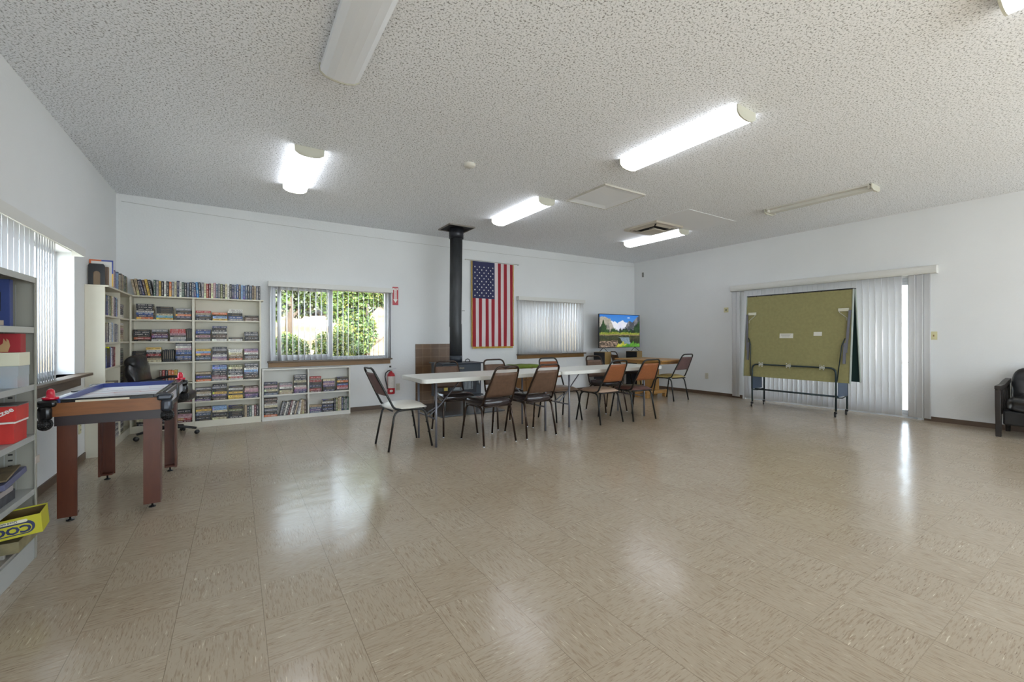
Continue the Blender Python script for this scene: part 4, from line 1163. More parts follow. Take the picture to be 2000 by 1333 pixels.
for sx in (-1, 1):
    for sy in (-1, 1):
        q = MB(); q.box((sx * (hx - 0.005), sy * (hy - 0.015), 0.772), (0.085, 0.085, 0.045), bev=0.015)
        q.box((sx * (hx + 0.005), sy * (hy - 0.005), 0.715), (0.066, 0.066, 0.09), bev=0.022)
        pk = q.build('corner_pocket', mat('pocket_shell', (62, 66, 74), 0.25, metal=0.4) if (sx > 0 and sy < 0) else M_HBK, t)
        # net bag under the pocket: crossing cords
        nb = MB(); c0 = Vector((sx * (hx + 0.008), sy * (hy - 0.004), 0.645)); R = 0.036
        for k in range(9):
            an = PI * k / 9
            pts = [c0 + Vector((R * math.cos(an) * math.cos(b_), R * math.sin(an) * math.cos(b_), R * 1.05 * math.sin(b_))) for b_ in [2 * PI * q_ / 14 for q_ in range(14)]]
            nb.tube(pts, 0.0028, 4, closed=True)
        for zz in (-0.7, -0.35, 0, 0.35, 0.7):
            rr = R * math.cos(math.asin(zz)) * 1.02
            nb.tube([c0 + Vector((rr * math.cos(b_), rr * math.sin(b_), R * 1.05 * zz)) for b_ in [2 * PI * q_ / 14 for q_ in range(14)]], 0.0028, 4, closed=True)
        nb.build('net_bag', mat('net_black', (14, 14, 16), 0.3), pk)
        # L-shaped leg, open toward the middle of the table
        x1_, y1_ = sx * (hx - 0.035), sy * (hy - 0.045)
        q = MB()
        q.bx(min(x1_, x1_ - sx * 0.092), max(x1_, x1_ - sx * 0.092), min(y1_, y1_ - sy * 0.015), max(y1_, y1_ - sy * 0.015), 0.035, 0.69)
        q.bx(min(x1_, x1_ - sx * 0.015), max(x1_, x1_ - sx * 0.015), min(y1_ - sy * 0.015, y1_ - sy * 0.085), max(y1_ - sy * 0.015, y1_ - sy * 0.085), 0.035, 0.69)
        lg = q.build('leg', M_HLG, t)
        MB().lathe([(0.0, 0), (0.021, 0), (0.02, 0.006), (0.006, 0.012), (0.005, 0.05), (0, 0.05)], 12, Matrix.Translation((x1_ - sx * 0.05, y1_ - sy * 0.045, 0))).build('leveller', M_HBK, lg)
        MB().box((x1_ - sx * 0.05, y1_ - sy * 0.045, 0.045), (0.07, 0.06, 0.012)).build('foot_block', M_HLG, lg)
        if sy < 0: MB().lathe([(0.0, 0), (0.011, 0), (0.009, 0.006), (0, 0.008)], 12, Matrix.Translation((x1_ - sx * 0.03, y1_, 0.655)) @ Matrix.Rotation(PI / 2, 4, 'X')).build('bolt', M_GREYT, lg)
M_PAD = mat('paddle_red', (196, 16, 48), 0.18, coat=0.6)
def paddle(label, x, y, z, s=1.0, group='red hockey paddles'):
    o = MB().lathe([(0.0, 0.0), (0.037, 0.0), (0.039, 0.012), (0.035, 0.017), (0.028, 0.015), (0.021, 0.019), (0.020, 0.044), (0.017, 0.058), (0.009, 0.066), (0.0, 0.068)], 22).build('hockey_paddle', M_PAD, None, (x, y, z))
    tag(o, label, 'paddle', group); return o
paddle('shiny red paddle on the near left corner of the air hockey table', -0.975, 3.805, 0.796)
paddle('red paddle at the far right corner of the air hockey table', -0.425, 4.865, 0.803)
o = MB().lathe([(0, 0), (0.024, 0), (0.024, 0.006), (0, 0.006)], 20).build('hockey_puck', M_HBK, None, (-0.975, 4.30, 0.7925)); tag(o, 'flat black puck on the left rail of the air hockey table', 'puck')

# ------------------------------------------------------------------ office chair in the corner
t = thing('office_chair', 'black leather office chair between the hockey table and the corner bookshelves', 'office chair', (-0.70, 6.55, 0), A(-100))
# local: faces +y ; turned so it faces the right of the photo
for k in range(5):
    an = 2 * PI * k / 5 + 0.35
    d = Vector((math.cos(an), math.sin(an), 0))
    MB().tube([d * 0.03 + Vector((0, 0, 0.105)), d * 0.15 + Vector((0, 0, 0.10)), d * 0.29 + Vector((0, 0, 0.075))], [0.026, 0.022, 0.016], 8, flat=0.8).build('base_arm', M_BLACK, t)
    cst = MB()
    for s in (-1, 1):
        sd = Vector((-d.y, d.x, 0))
        c0 = d * 0.295 + sd * s * 0.014
        cst.lathe([(0, -0.008), (0.022, -0.008), (0.026, 0), (0.022, 0.008), (0, 0.008)], 14, Matrix.Translation((c0.x, c0.y, 0.026)) @ Matrix.Rotation(an, 4, 'Z') @ Matrix.Rotation(PI / 2, 4, 'X'))
    cst.build('caster', M_BLACK, t)
MB().tube([(0, 0, 0.08), (0, 0, 0.40)], 0.026, 12).build('gas_column', M_BLACK, t)
MB().bx(-0.12, 0.12, -0.12, 0.12, 0.39, 0.42, bev=0.01).build('seat_plate', M_BLACK, t)
cushion('seat_cushion', (0, 0.02, 0.475), (0.50, 0.50, 0.12), Euler((0, 0, 0)), t)
cushion('backrest', (0, -0.26, 0.70), (0.47, 0.13, 0.46), Euler((0.16, 0, 0)), t)
cushion('headrest_pad', (0, -0.285, 0.87), (0.40, 0.13, 0.20), Euler((0.2, 0, 0)), t)
for s in (-1, 1):
    pts = [(s * 0.24, -0.24, 0.55), (s * 0.27, -0.20, 0.67), (s * 0.27, -0.04, 0.70), (s * 0.27, 0.07, 0.685), (s * 0.26, 0.10, 0.58), (s * 0.21, 0.06, 0.47)]
    MB().tube(bend(pts, 0.07, 4), 0.016, 8).build('armrest', M_BLACK, t)

# ------------------------------------------------------------------ grey metal shelf unit at the left edge
M_MET = mat('grey_steel_shelf', (168, 170, 168), 0.4, metal=0.15, noise=0.03, nscale=3)
M_METD = mat('grey_steel_panel', (148, 146, 136), 0.5, noise=0.03, nscale=3)
SY0, SY1, SX0, SX1 = 2.32, 3.33, XL + 0.004, -0.905
ZT = 1.503
t = thing('metal_shelf_unit', 'grey steel shelf unit with slotted uprights at the left edge', 'shelf unit', ((SX0 + SX1) / 2, (SY0 + SY1) / 2, 0))
cx, cy = (SX0 + SX1) / 2, (SY0 + SY1) / 2
dx, dy = (SX1 - SX0) / 2, (SY1 - SY0) / 2
for s in (-1, 1):
    p = MB(); p.bx(-dx, dx, min(s * dy, s * (dy - 0.004)), max(s * dy, s * (dy - 0.004)), 0, ZT)
    p.bx(dx - 0.004, dx, min(s * (dy - 0.004), s * (dy - 0.022)), max(s * (dy - 0.004), s * (dy - 0.022)), 0, ZT)
    po = p.build('side_panel', M_METD if s > 0 else M_MET, t)
    if s > 0:
        st_ = MB()
        for k in range(48):
            z = 0.05 + k * 0.03
            st_.bx(dx - 0.105, dx - 0.088, dy - 0.0052, dy - 0.0042, z, z + 0.008)
        st_.build('slots', mat('slot_dark', (40, 38, 36), 0.8), po)
        MB().bx(dx - 0.12, dx - 0.117, dy - 0.0056, dy - 0.0042, 0.03, ZT - 0.04).bx(dx - 0.078, dx - 0.075, dy - 0.0056, dy - 0.0042, 0.03, ZT - 0.04).build('post_fold', M_MET, po)
MB().bx(-dx, -dx + 0.003, -dy + 0.004, dy - 0.004, 0, ZT).build('back_panel', M_METD, t)
MB().bx(-dx, dx, -dy, dy, ZT, ZT + 0.003).bx(dx - 0.003, dx, -dy + 0.022, dy - 0.022, ZT - 0.028, ZT).build('top_panel', M_MET, t)
SHZ = [1.238, 0.933, 0.664, 0.374]
for z in SHZ:
    MB().bx(-dx + 0.004, dx - 0.004, -dy + 0.005, dy - 0.005, z - 0.004, z).bx(dx - 0.007, dx - 0.0042, -dy + 0.023, dy - 0.023, z - 0.03, z - 0.004).build('shelf', M_MET, t)
MB().bx(-dx + 0.004, dx - 0.004, -dy + 0.005, dy - 0.005, 0.106, 0.11).bx(dx - 0.007, dx - 0.0042, -dy + 0.023, dy - 0.023, 0.0, 0.106).build('base_shelf', M_MET, t)
MB().bx(dx - 0.001, dx + 0.002, dy - 0.03, dy + 0.028, 0.505, 0.545).build('tape', mat('masking_tape', (176, 166, 158), 0.6), t)
# ------------------------------------------------------------------ things on the metal shelves
t = thing('book', 'tall blue hardback on the top level of the metal shelf unit', 'book', (-1.06, 3.16, 1.2385))
MB().bx(-0.11, 0.113, -0.02, 0.02, 0, 0.235, bev=0.002).build('cover', mat('cloth_blue', (44, 60, 116), 0.6, noise=0.1), t)
MB().bx(0.055, 0.083, -0.0215, -0.0202, 0.075, 0.17).build('dark_panel', M_BLACK, t)
MB().bx(0.055, 0.093, -0.0215, -0.0202, 0.006, 0.03).build('price_sticker', mat('sticker', (196, 178, 160), 0.6), t)
# second level, from below: clear bins, a cream box, books standing behind
M_CLR = mat('clear_plastic', (206, 214, 220), 0.12, alpha=0.45)
t = thing('plastic_bin', 'clear plastic bin with small game pieces, second level of metal shelf unit', 'bin', (-1.04, 3.155, 0.9335))
b = MB(); w, d, h = 0.135, 0.07, 0.058
b.bx(-w, w, -d, -d + 0.002, 0, h).bx(-w, w, d - 0.002, d, 0, h).bx(-w, -w + 0.002, -d + 0.002, d - 0.002, 0, h).bx(w - 0.002, w, -d + 0.002, d - 0.002, 0, h).bx(-w + 0.002, w - 0.002, -d + 0.002, d - 0.002, 0, 0.002)
b.build('bin_body', M_CLR, t)
MB().bx(0.02, 0.115, -d + 0.006, -d + 0.012, 0.004, 0.05).build('blue_insert', mat('insert_blue', (120, 150, 190), 0.6), t)
MB().bx(-0.12, 0.0, -d + 0.006, 0.03, 0.004, 0.04, bev=0.004).build('white_insert', mat('insert_white', (216, 218, 220), 0.6), t)
MB().bx(0.118, 0.131, -d + 0.01, 0.0, 0.004, 0.045).build('red_insert', mat('insert_red', (170, 36, 46), 0.5), t)
t = thing('plastic_bin', 'smaller clear bin of pinkish pieces stacked between bin and cream box', 'bin', (-1.04, 3.155, 0.992))
b = MB(); w, d, h = 0.137, 0.068, 0.05
b.bx(-w, w, -d, -d + 0.002, 0, h).bx(-w, w, d - 0.002, d, 0, h).bx(-w, -w + 0.002, -d + 0.002, d - 0.002, 0, h).bx(w - 0.002, w, -d + 0.002, d - 0.002, 0, h).bx(-w + 0.002, w - 0.002, -d + 0.002, d - 0.002, 0, 0.002)
b.build('bin_body', M_CLR, t)
MB().bx(-0.12, 0.11, -d + 0.01, 0.04, 0.004, 0.035, bev=0.004).build('contents', mat('pink_pieces', (176, 140, 134), 0.6, noise=0.4, nscale=50), t)
t = thing('game_box', 'cream box with yellow edge above the plastic bins, metal shelf unit', 'box', (-1.02, 3.15, 1.0425))
MB().bx(-0.115, 0.12, -0.06, 0.07, 0, 0.066, bev=0.001).build('box_body', mat('box_cream', (216, 214, 192), 0.5), t)
MB().bx(-0.115, 0.02, -0.0615, -0.0602, 0.002, 0.064).build('yellow_end', mat('box_gold', (190, 150, 52), 0.5), t)
t = thing('book', 'red book with a pale winged emblem on the cream box, metal shelf unit', 'book', (-0.995, 3.15, 1.1085))
MB().bx(-0.038, 0.092, -0.035, 0.03, 0, 0.094, bev=0.002).build('cover', mat('cloth_red', (150, 28, 38), 0.6), t)
M = Matrix(((1, 0, 0, 0.035), (0, 0, -1, -0.0352), (0, 1, 0, 0.034), (0, 0, 0, 1)))
MB().prism([(-0.022, -0.03), (0.015, -0.03), (0.022, 0.0), (0.018, 0.026), (0.010, 0.036), (0.010, 0.018), (0.0, 0.036), (-0.002, 0.012), (-0.012, 0.002), (-0.026, 0.004), (-0.02, -0.012)], M, 0.0008).build('winged_emblem', mat('emblem_gold', (180, 146, 104), 0.5), t)
t = thing('book', 'navy book left of the red emblem book, metal shelf unit', 'book', (-1.085, 3.16, 1.1085))
MB().bx(-0.045, 0.045, -0.035, 0.03, 0, 0.092, bev=0.002).build('cover', mat('cloth_navy', (24, 34, 62), 0.6), t)
# third level: two red dice game boxes with a white one squeezed between
t = thing('game_box', 'red dice game box with slanted white lettering, upper of two on the third level', 'box', (-1.03, 3.12, 0.772))
M_RBX = mat('box_red', (186, 48, 42), 0.45, noise=0.15, nscale=12)
MB().bx(-0.12, 0.125, -0.05, 0.10, 0, 0.074, bev=0.001).build('box_body', M_RBX, t)
MB().bx(-0.12, 0.128, -0.05, 0.105, 0.0745, 0.079).build('grey_board', mat('board_grey', (96, 92, 90), 0.7), t)
text_mesh('lettering', 'Yahtzee', 0.034, mat('letter_white', (226, 220, 214), 0.5), t, Matrix.Translation((0.066, -0.0512, 0.036)) @ facing('-y') @ Matrix.Rotation(0.5, 4, 'Z'), bold=0.0008)
t = thing('game_box', 'red game box with an oval badge, under the slanted lettering one on the third level', 'box', (-1.03, 3.12, 0.6645))
MB().bx(-0.12, 0.118, -0.05, 0.10, 0, 0.098, bev=0.001).build('box_body', M_RBX, t)
MB().bx(-0.12, 0.123, -0.055, 0.105, 0.0985, 0.1065).build('white_lid_edge', mat('letter_white'), t)
bd = MB(); M = Matrix(((1.5, 0, 0, 0.022), (0, 0, -1, -0.0502), (0, 1, 0, 0.062), (0, 0, 0, 1)))
bd.prism([(0.026 * math.cos(2 * PI * k / 20), 0.026 * math.sin(2 * PI * k / 20)) for k in range(20)], M, 0.001)
bo = bd.build('oval_badge', mat('badge_cream', (214, 208, 180), 0.5), t)
text_mesh('lettering', 'GAMES', 0.017, M_BLACK, bo, Matrix.Translation((0.022, -0.0516, 0.062)) @ facing('-y') @ Matrix.Rotation(0.35, 4, 'Z'), bold=0.0004)
# fourth level: a heap of flat boxes
t = thing('game_board', 'worn brown folded game board tilted on the fourth metal shelf', 'game board', (-1.035, 3.12, 0.50))
MB().box((0, 0, 0), (0.21, 0.26, 0.008), Euler((0.06, -0.10, 0.10))).build('board', mat('worn_brown', (104, 92, 70), 0.7, noise=0.4, nscale=12), t)
t = thing('game_box', 'long flat blue box lying slanted under the brown game board', 'box', (-1.02, 3.12, 0.475))
MB().box((0, 0, 0), (0.20, 0.30, 0.028), Euler((0.06, -0.10, 0.04)), bev=0.002).build('box_body', mat('slate_blue', (92, 94, 122), 0.5), t)
t = thing('game_box', 'pale grey flat box in the middle of the fourth level heap', 'box', (-1.03, 3.02, 0.4255))
MB().bx(-0.12, 0.10, -0.12, 0.10, 0, 0.026, bev=0.002).build('box_body', mat('pale_grey', (150, 144, 142), 0.5), t)
t = thing('game_box', 'dark printed flat box at the bottom of the fourth level heap', 'box', (-1.03, 3.04, 0.3745))
MB().bx(-0.12, 0.095, -0.13, 0.12, 0, 0.05, bev=0.002).build('box_body', mat('dark_print', (58, 60, 66), 0.5, noise=0.6, nscale=20), t)
# bottom level: the open yellow box, upside down, sticking out past the shelf front
t = thing('game_box', 'open yellow game box with upside down lettering sticking out of the lowest level', 'box', (-0.93, 3.05, 0.228), A(5))
t.rotation_euler = (0, A(-4), A(6))
M_YBX = mat('box_lime', (178, 172, 34), 0.5, noise=0.06); M_BIN = mat('box_inside', (92, 74, 34), 0.7)
b = MB(); w, d, h = 0.13, 0.075, 0.092
b.use(M_YBX).bx(-w, w, -d, -d + 0.003, 0, h).bx(-w, w, d - 0.003, d, 0, h + 0.006).bx(w - 0.003, w, -d + 0.003, d - 0.003, 0, h + 0.003).bx(-w, -w + 0.003, -d + 0.003, d - 0.003, 0, h)
b.use(M_BIN).bx(-w + 0.003, w - 0.003, -d + 0.003, d - 0.003, 0, 0.004).bx(-w + 0.003, w - 0.003, d - 0.005, d - 0.0032, 0.004, h)
b.build('box_body', None, t)
lg = MB(); M = Matrix(((1, 0, 0, 0), (0, 0, -1, -d), (0, 1, 0, 0.042), (0, 0, 0, 1)))
pill = lambda w_, h_, n=10: rrect(w_, h_, h_ / 2 - 0.0005, n)
lg.prism(pill(0.215, 0.062), M, 0.0006)
lo = lg.build('navy_oval', mat('oval_navy', (32, 40, 78), 0.5), t)
M2 = M.copy(); M2[1][3] = -d - 0.0006; M2[2][3] = 0.038
MB().prism(pill(0.195, 0.044), M2, 0.0006).build('lime_oval', M_YBX, t)
M3 = M.copy(); M3[1][3] = -d - 0.0007; M3[2][3] = 0.074
MB().prism(pill(0.17, 0.014), M3, 0.0008).build('tagline_strip', mat('strip_cream', (206, 200, 176), 0.5), t)
text_mesh('lettering', 'COOD', 0.047, mat('oval_navy'), t, Matrix.Translation((0.012, -d - 0.0022, 0.038)) @ facing('-y') @ Matrix.Rotation(PI, 4, 'Z') @ Matrix.Diagonal((1.15, 1, 1, 1)), bold=0.002)
text_mesh('lettering', 'Quad with a Twist', 0.014, M_BLACK, t, Matrix.Translation((0, -d - 0.0022, 0.075)) @ facing('-y') @ Matrix.Rotation(PI, 4, 'Z'))
t = thing('game_tray', 'grey molded game tray on the bottom level of the metal shelf unit', 'game tray', (-1.03, 3.0, 0.1105))
b = MB(); b.bx(-0.12, 0.115, -0.26, 0.20, 0, 0.012, bev=0.003)
for k in range(5): b.bx(-0.11, 0.10, -0.22 + 0.08 * k, -0.20 + 0.08 * k, 0.012, 0.035, bev=0.004)
b.build('tray', mat('tray_grey', (150, 146, 138), 0.5), t)
t = thing('game_box', 'brown patterned box lid under the yellow box on the lowest level', 'box', (-1.0, 3.12, 0.1465))
MB().bx(-0.13, 0.12, -0.11, 0.12, 0, 0.055, bev=0.002).build('box_body', mat('lid_brown', (124, 114, 84), 0.6, noise=0.35, nscale=14), t)

# ------------------------------------------------------------------ bookcases
ZS = [0.085, 0.345, 0.605, 0.874, 1.137, 1.413]      # tops of the shelves
ZTOP = 1.690
XB0, XB1, XM, YFR = -1.245, 0.293, -0.470, 6.94      # back run
XFR, YL0 = -1.100, 5.775                              # left run
BACKY = YB - 0.002
bt = 0.018
t = thing('tall_bookcase', 'tall cream bookcase along the back wall packed with paperbacks', 'bookcase', (0, 7.0, 0))
def TB(b): b.bm.transform(Matrix.Translation((0, -7.0, 0))); return b
TB(MB().bx(XFR + 0.001, XB1, BACKY - 0.006, BACKY, 0, ZTOP)).build('back_panel', M_SHELF, t)
for (a, c) in ((XB1 - 0.02, XB1), (XM - 0.0125, XM + 0.0125), (XFR + 0.001, XFR + 0.019)):
    TB(MB().bx(a, c, YFR, BACKY - 0.0065, 0, ZTOP - 0.0005)).build('upright', M_SHELF, t)
for (a, c) in ((XFR + 0.0195, XM - 0.013), (XM + 0.013, XB1 - 0.0205)):
    for z in ZS[1:]:
        TB(MB().bx(a, c, YFR + 0.002, BACKY - 0.0065, z - bt, z)).build('shelf', M_SHELF, t)
    TB(MB().bx(a, c, YFR + 0.002, BACKY - 0.0065, 0.0, ZS[0])).build('plinth', M_SHELF, t)
TB(MB().bx(XFR + 0.0295, XB1 + 0.03, YFR - 0.012, BACKY - 0.0005, ZTOP, ZTOP + 0.018, bev=0.002)).build('top_board', M_SHELF, t)
t = thing('side_bookcase', 'tall cream bookcase on the left wall, its blank end toward the camera', 'bookcase', (-1.17, 6.3, 0))
def TL(b): b.bm.transform(Matrix.Translation((1.17, -6.3, 0))); return b
TL(MB().bx(XL + 0.002, XL + 0.008, YL0 + 0.02, BACKY, 0, ZTOP)).build('back_panel', M_SHELF, t)
YD = 6.44
TL(MB().bx(XL + 0.002, XFR, YL0, YL0 + 0.0195, 0, ZTOP)).build('end_panel', M_SHELF, t)
TL(MB().bx(XL + 0.0085, XFR, YD - 0.010, YD + 0.010, 0, ZTOP - 0.0005)).build('upright', M_SHELF, t)
TL(MB().bx(XL + 0.0085, XFR, BACKY - 0.02, BACKY, 0, ZTOP - 0.0005)).build('upright', M_SHELF, t)
for (a, c) in ((YL0 + 0.02, YD - 0.0105), (YD + 0.0105, BACKY - 0.0205)):
    for z in ZS[1:]: TL(MB().bx(XL + 0.0085, XFR - 0.002, a, c, z - bt, z)).build('shelf', M_SHELF, t)
    TL(MB().bx(XL + 0.0085, XFR, a, c, 0.0, ZS[0])).build('plinth', M_SHELF, t)
TL(MB().bx(XL + 0.002, XFR + 0.028, YL0 - 0.004, BACKY - 0.0005, ZTOP, ZTOP + 0.018, bev=0.002)).build('top_board', M_SHELF, t)
# low bookcase
LX0, LX1, LM = 0.318, 1.488, 0.896
t = thing('low_bookcase', 'low white two-shelf bookcase under the big window', 'bookcase', (0.9, 7.0, 0))
def TW(b): b.bm.transform(Matrix.Translation((-0.9, -7.0, 0))); return b
TW(MB().bx(LX0 - 0.016, LX1, BACKY - 0.006, BACKY, 0, 0.715)).build('back_panel', M_WHITE, t)
for (a, c) in ((LX0 - 0.016, LX0 + 0.004), (LM - 0.01, LM + 0.01), (LX1 - 0.018, LX1)):
    TW(MB().bx(a, c, YFR, BACKY - 0.0065, 0, 0.7145)).build('upright', M_WHITE, t)
for (a, c) in ((LX0 + 0.0045, LM - 0.0105), (LM + 0.0105, LX1 - 0.0185)):
    TW(MB().bx(a, c, YFR + 0.002, BACKY - 0.0065, 0.347, 0.367)).build('shelf', M_WHITE, t)
    TW(MB().bx(a, c, YFR + 0.002, BACKY - 0.0065, 0, 0.058)).build('plinth', M_WHITE, t)
TW(MB().bx(LX0 - 0.016, LX1 + 0.005, YFR - 0.004, BACKY - 0.0005, 0.715, 0.735, bev=0.002)).build('top_board', M_WHITE, t)

# ------------------------------------------------------------------ books
PAL = dict(k=((34, 34, 40), 'black'), n=((42, 48, 84), 'navy'), b=((62, 92, 150), 'blue'), l=((136, 168, 206), 'light blue'), t=((72, 150, 172), 'teal'),
           g=((62, 88, 74), 'dark green'), o=((118, 120, 74), 'olive'), y=((218, 180, 84), 'yellow'), w=((214, 210, 202), 'white'), c=((208, 198, 164), 'cream'),
           e=((118, 118, 124), 'grey'), r=((160, 48, 46), 'red'), m=((98, 40, 50), 'maroon'), p=((96, 74, 118), 'purple'), q=((182, 140, 148), 'pink'),
           a=((206, 112, 60), 'orange'), d=((92, 68, 54), 'brown'), v=((166, 146, 116), 'tan'), s=((82, 96, 118), 'slate blue'), z=((40, 134, 196), 'bright blue'))
def book_material(name, use_obj):
    m = bpy.data.materials.new(name); m.use_nodes = True
    nt = m.node_tree; b = nt.nodes['Principled BSDF']
    if use_obj:
        oi = nt.nodes.new('ShaderNodeObjectInfo'); colr = oi.outputs['Color']; rv = oi.outputs['Random']
    else:
        at = nt.nodes.new('ShaderNodeAttribute'); at.attribute_name = 'Col'; colr = at.outputs['Color']; rv = at.outputs['Alpha']
    uv = nt.nodes.new('ShaderNodeUVMap'); uv.uv_map = 'UVMap'
    sp = nt.nodes.new('ShaderNodeSeparateXYZ'); nt.links.new(uv.outputs[0], sp.inputs[0])
    cb = nt.nodes.new('ShaderNodeCombineXYZ')
    nt.links.new(nmath(nt, 'MULTIPLY', sp.outputs[0], 22.0), cb.inputs[0])
    nt.links.new(nmath(nt, 'MULTIPLY', sp.outputs[1], 1.6), cb.inputs[1])
    nt.links.new(nmath(nt, 'MULTIPLY', rv, 91.0), cb.inputs[2])
    n = nt.nodes.new('ShaderNodeTexNoise'); n.inputs['Scale'].default_value = 1.0; n.inputs['Detail'].default_value = 1.0
    nt.links.new(cb.outputs[0], n.inputs['Vector'])
    # a title across the middle of the spine, an author's name near one end
    band = nmath(nt, 'MULTIPLY', nmath(nt, 'GREATER_THAN', sp.outputs[1], 0.28), nmath(nt, 'LESS_THAN', sp.outputs[1], 0.72))
    inx = nmath(nt, 'MULTIPLY', nmath(nt, 'GREATER_THAN', sp.outputs[0], 0.10), nmath(nt, 'LESS_THAN', sp.outputs[0], 0.92))
    gap = nmath(nt, 'GREATER_THAN', nmath(nt, 'ABSOLUTE', nmath(nt, 'SUBTRACT', sp.outputs[0], nmath(nt, 'ADD', 0.45, nmath(nt, 'MULTIPLY', rv, 0.25)))), 0.04)
    ttl = nmath(nt, 'MULTIPLY', nmath(nt, 'MULTIPLY', nmath(nt, 'MULTIPLY', band, inx), gap), nmath(nt, 'GREATER_THAN', n.outputs['Fac'], 0.47))
    lum = nt.nodes.new('ShaderNodeRGBToBW'); nt.links.new(colr, lum.inputs[0])
    dark = nmath(nt, 'LESS_THAN', lum.outputs[0], 0.30)
    tcol = nmix(nt, dark, lin((80, 64, 60)), lin((206, 196, 186)))
    # a patch of another shade on part of the spine
    hs = nt.nodes.new('ShaderNodeHueSaturation'); nt.links.new(colr, hs.inputs['Color'])
    nt.links.new(nmath(nt, 'ADD', 0.42, nmath(nt, 'MULTIPLY', rv, 0.2)), hs.inputs['Hue']); hs.inputs['Value'].default_value = 1.5
    patch = nmath(nt, 'MULTIPLY', nmath(nt, 'LESS_THAN', sp.outputs[0], nmath(nt, 'MULTIPLY', nmath(nt, 'FRACT', nmath(nt, 'MULTIPLY', rv, 7.3)), 0.5)), nmath(nt, 'GREATER_THAN', rv, 0.45))
    onsp = nmath(nt, 'GREATER_THAN', sp.outputs[0], -0.5)
    c0 = nmix(nt, nmath(nt, 'MULTIPLY', nmath(nt, 'MULTIPLY', patch, onsp), 0.7), colr, hs.outputs[0])
    c1 = nmix(nt, nmath(nt, 'MULTIPLY', ttl, 0.72), c0, tcol)
    nt.links.new(c1, b.inputs['Base Color']); b.inputs['Roughness'].default_value = 0.42
    return m
M_BKO = book_material('book_cover', True); M_BKA = book_material('book_cover_mixed', False)
M_PAGE = mat('book_pages', (206, 196, 170), 0.85, noise=0.1, nscale=30)
def book_faces():
    """unit book: spine at -y, length along x, thickness along z"""
    V = []; Fc = []
    def box(x0, x1, y0, y1, z0, z1, mi, spine=False):
        i = len(V)
        V.extend([(x0, y0, z0), (x1, y0, z0), (x1, y1, z0), (x0, y1, z0), (x0, y0, z1), (x1, y0, z1), (x1, y1, z1), (x0, y1, z1)])
        for k, f in enumerate(((0, 3, 2, 1), (4, 5, 6, 7), (0, 1, 5, 4), (1, 2, 6, 5), (2, 3, 7, 6), (3, 0, 4, 7))):
            Fc.append((tuple(i + q for q in f), mi, spine and k == 2))
    c = 0.07
    box(-0.5, 0.5, -0.5, -0.485, -0.5, 0.5, 0, True)
    box(-0.5, 0.5, -0.485, 0.5, -0.5, -0.5 + c, 0)
    box(-0.5, 0.5, -0.485, 0.5, 0.5 - c, 0.5, 0)
    box(-0.485, 0.485, -0.485, 0.47, -0.5 + c, 0.5 - c, 1)
    return V, Fc
BV, BF = book_faces()
def book_mesh():
    me = bpy.data.meshes.new('book'); me.from_pydata(BV, [], [f[0] for f in BF]); 
    me.materials.append(M_BKO); me.materials.append(M_PAGE)
    uv = me.uv_layers.new(name='UVMap')
    for p, (f, mi, sp_) in zip(me.polygons, BF):
        p.material_index = mi
        for li, co in zip(p.loop_indices, ((0, 0), (1, 0), (1, 1), (0, 1))):
            uv.data[li].uv = co if sp_ else (-1, -1)
    return me
BOOKME = book_mesh()
ORD = ['bottom', 'second', 'third', 'fourth', 'fifth', 'sixth', 'seventh', 'eighth', 'ninth', 'tenth', 'eleventh', 'twelfth']
def ordn(n):
    small = ['first', 'second', 'third', 'fourth', 'fifth', 'sixth', 'seventh', 'eighth', 'ninth', 'tenth', 'eleventh', 'twelfth', 'thirteenth', 'fourteenth', 'fifteenth', 'sixteenth', 'seventeenth', 'eighteenth', 'nineteenth', 'twentieth']
    if n <= 20: return small[n - 1]
    tens = {2: 'twenty', 3: 'thirty', 4: 'forty', 5: 'fifty'}[n // 10]
    if n % 10 == 0: return tens[:-1] + 'ieth'
    return tens + '-' + small[n % 10 - 1]
BOOKS = []   # (matrix, colour key, label, group, size)
def put(M, size, key, label, group, area):
    BOOKS.append((M, size, key, label, group, area))
CAMP = Vector((0, 0, 1.18))
def stack(cx, yf, z, cols, length, where, group, facing_x=False, depth=0.107, lowest='bottom'):
    zz = z + 0.0008
    for i, k in enumerate(cols):
        th = rnd.uniform(0.021, 0.029); L = length * rnd.uniform(0.93, 1.0); dp = depth * rnd.uniform(0.93, 1.0)
        j = rnd.uniform(-0.004, 0.004); a = rnd.uniform(-0.025, 0.025)
        if facing_x:
            c = Vector((yf - dp / 2 - 0.006 + rnd.uniform(-0.003, 0.002), cx + j, zz + th / 2)); R = Matrix.Rotation(PI / 2 + a, 4, 'Z')
        else:
            c = Vector((cx + j, yf + dp / 2 + 0.008 + rnd.uniform(-0.003, 0.004), zz + th / 2)); R = Matrix.Rotation(a, 4, 'Z')
        pos = 'top' if i == len(cols) - 1 else (ORD[i] + (' up' if i else ''))
        lab = '%s paperback, %s in %s' % (PAL[k][1], pos, where)
        d = (c - CAMP); dist = d.length
        cosf = abs(d.x if facing_x else d.y) / dist
        put(Matrix.Translation(c) @ R, (L, dp, th), k, lab, group, L * th * cosf / dist ** 2)
        zz += th + 0.0006
    return zz
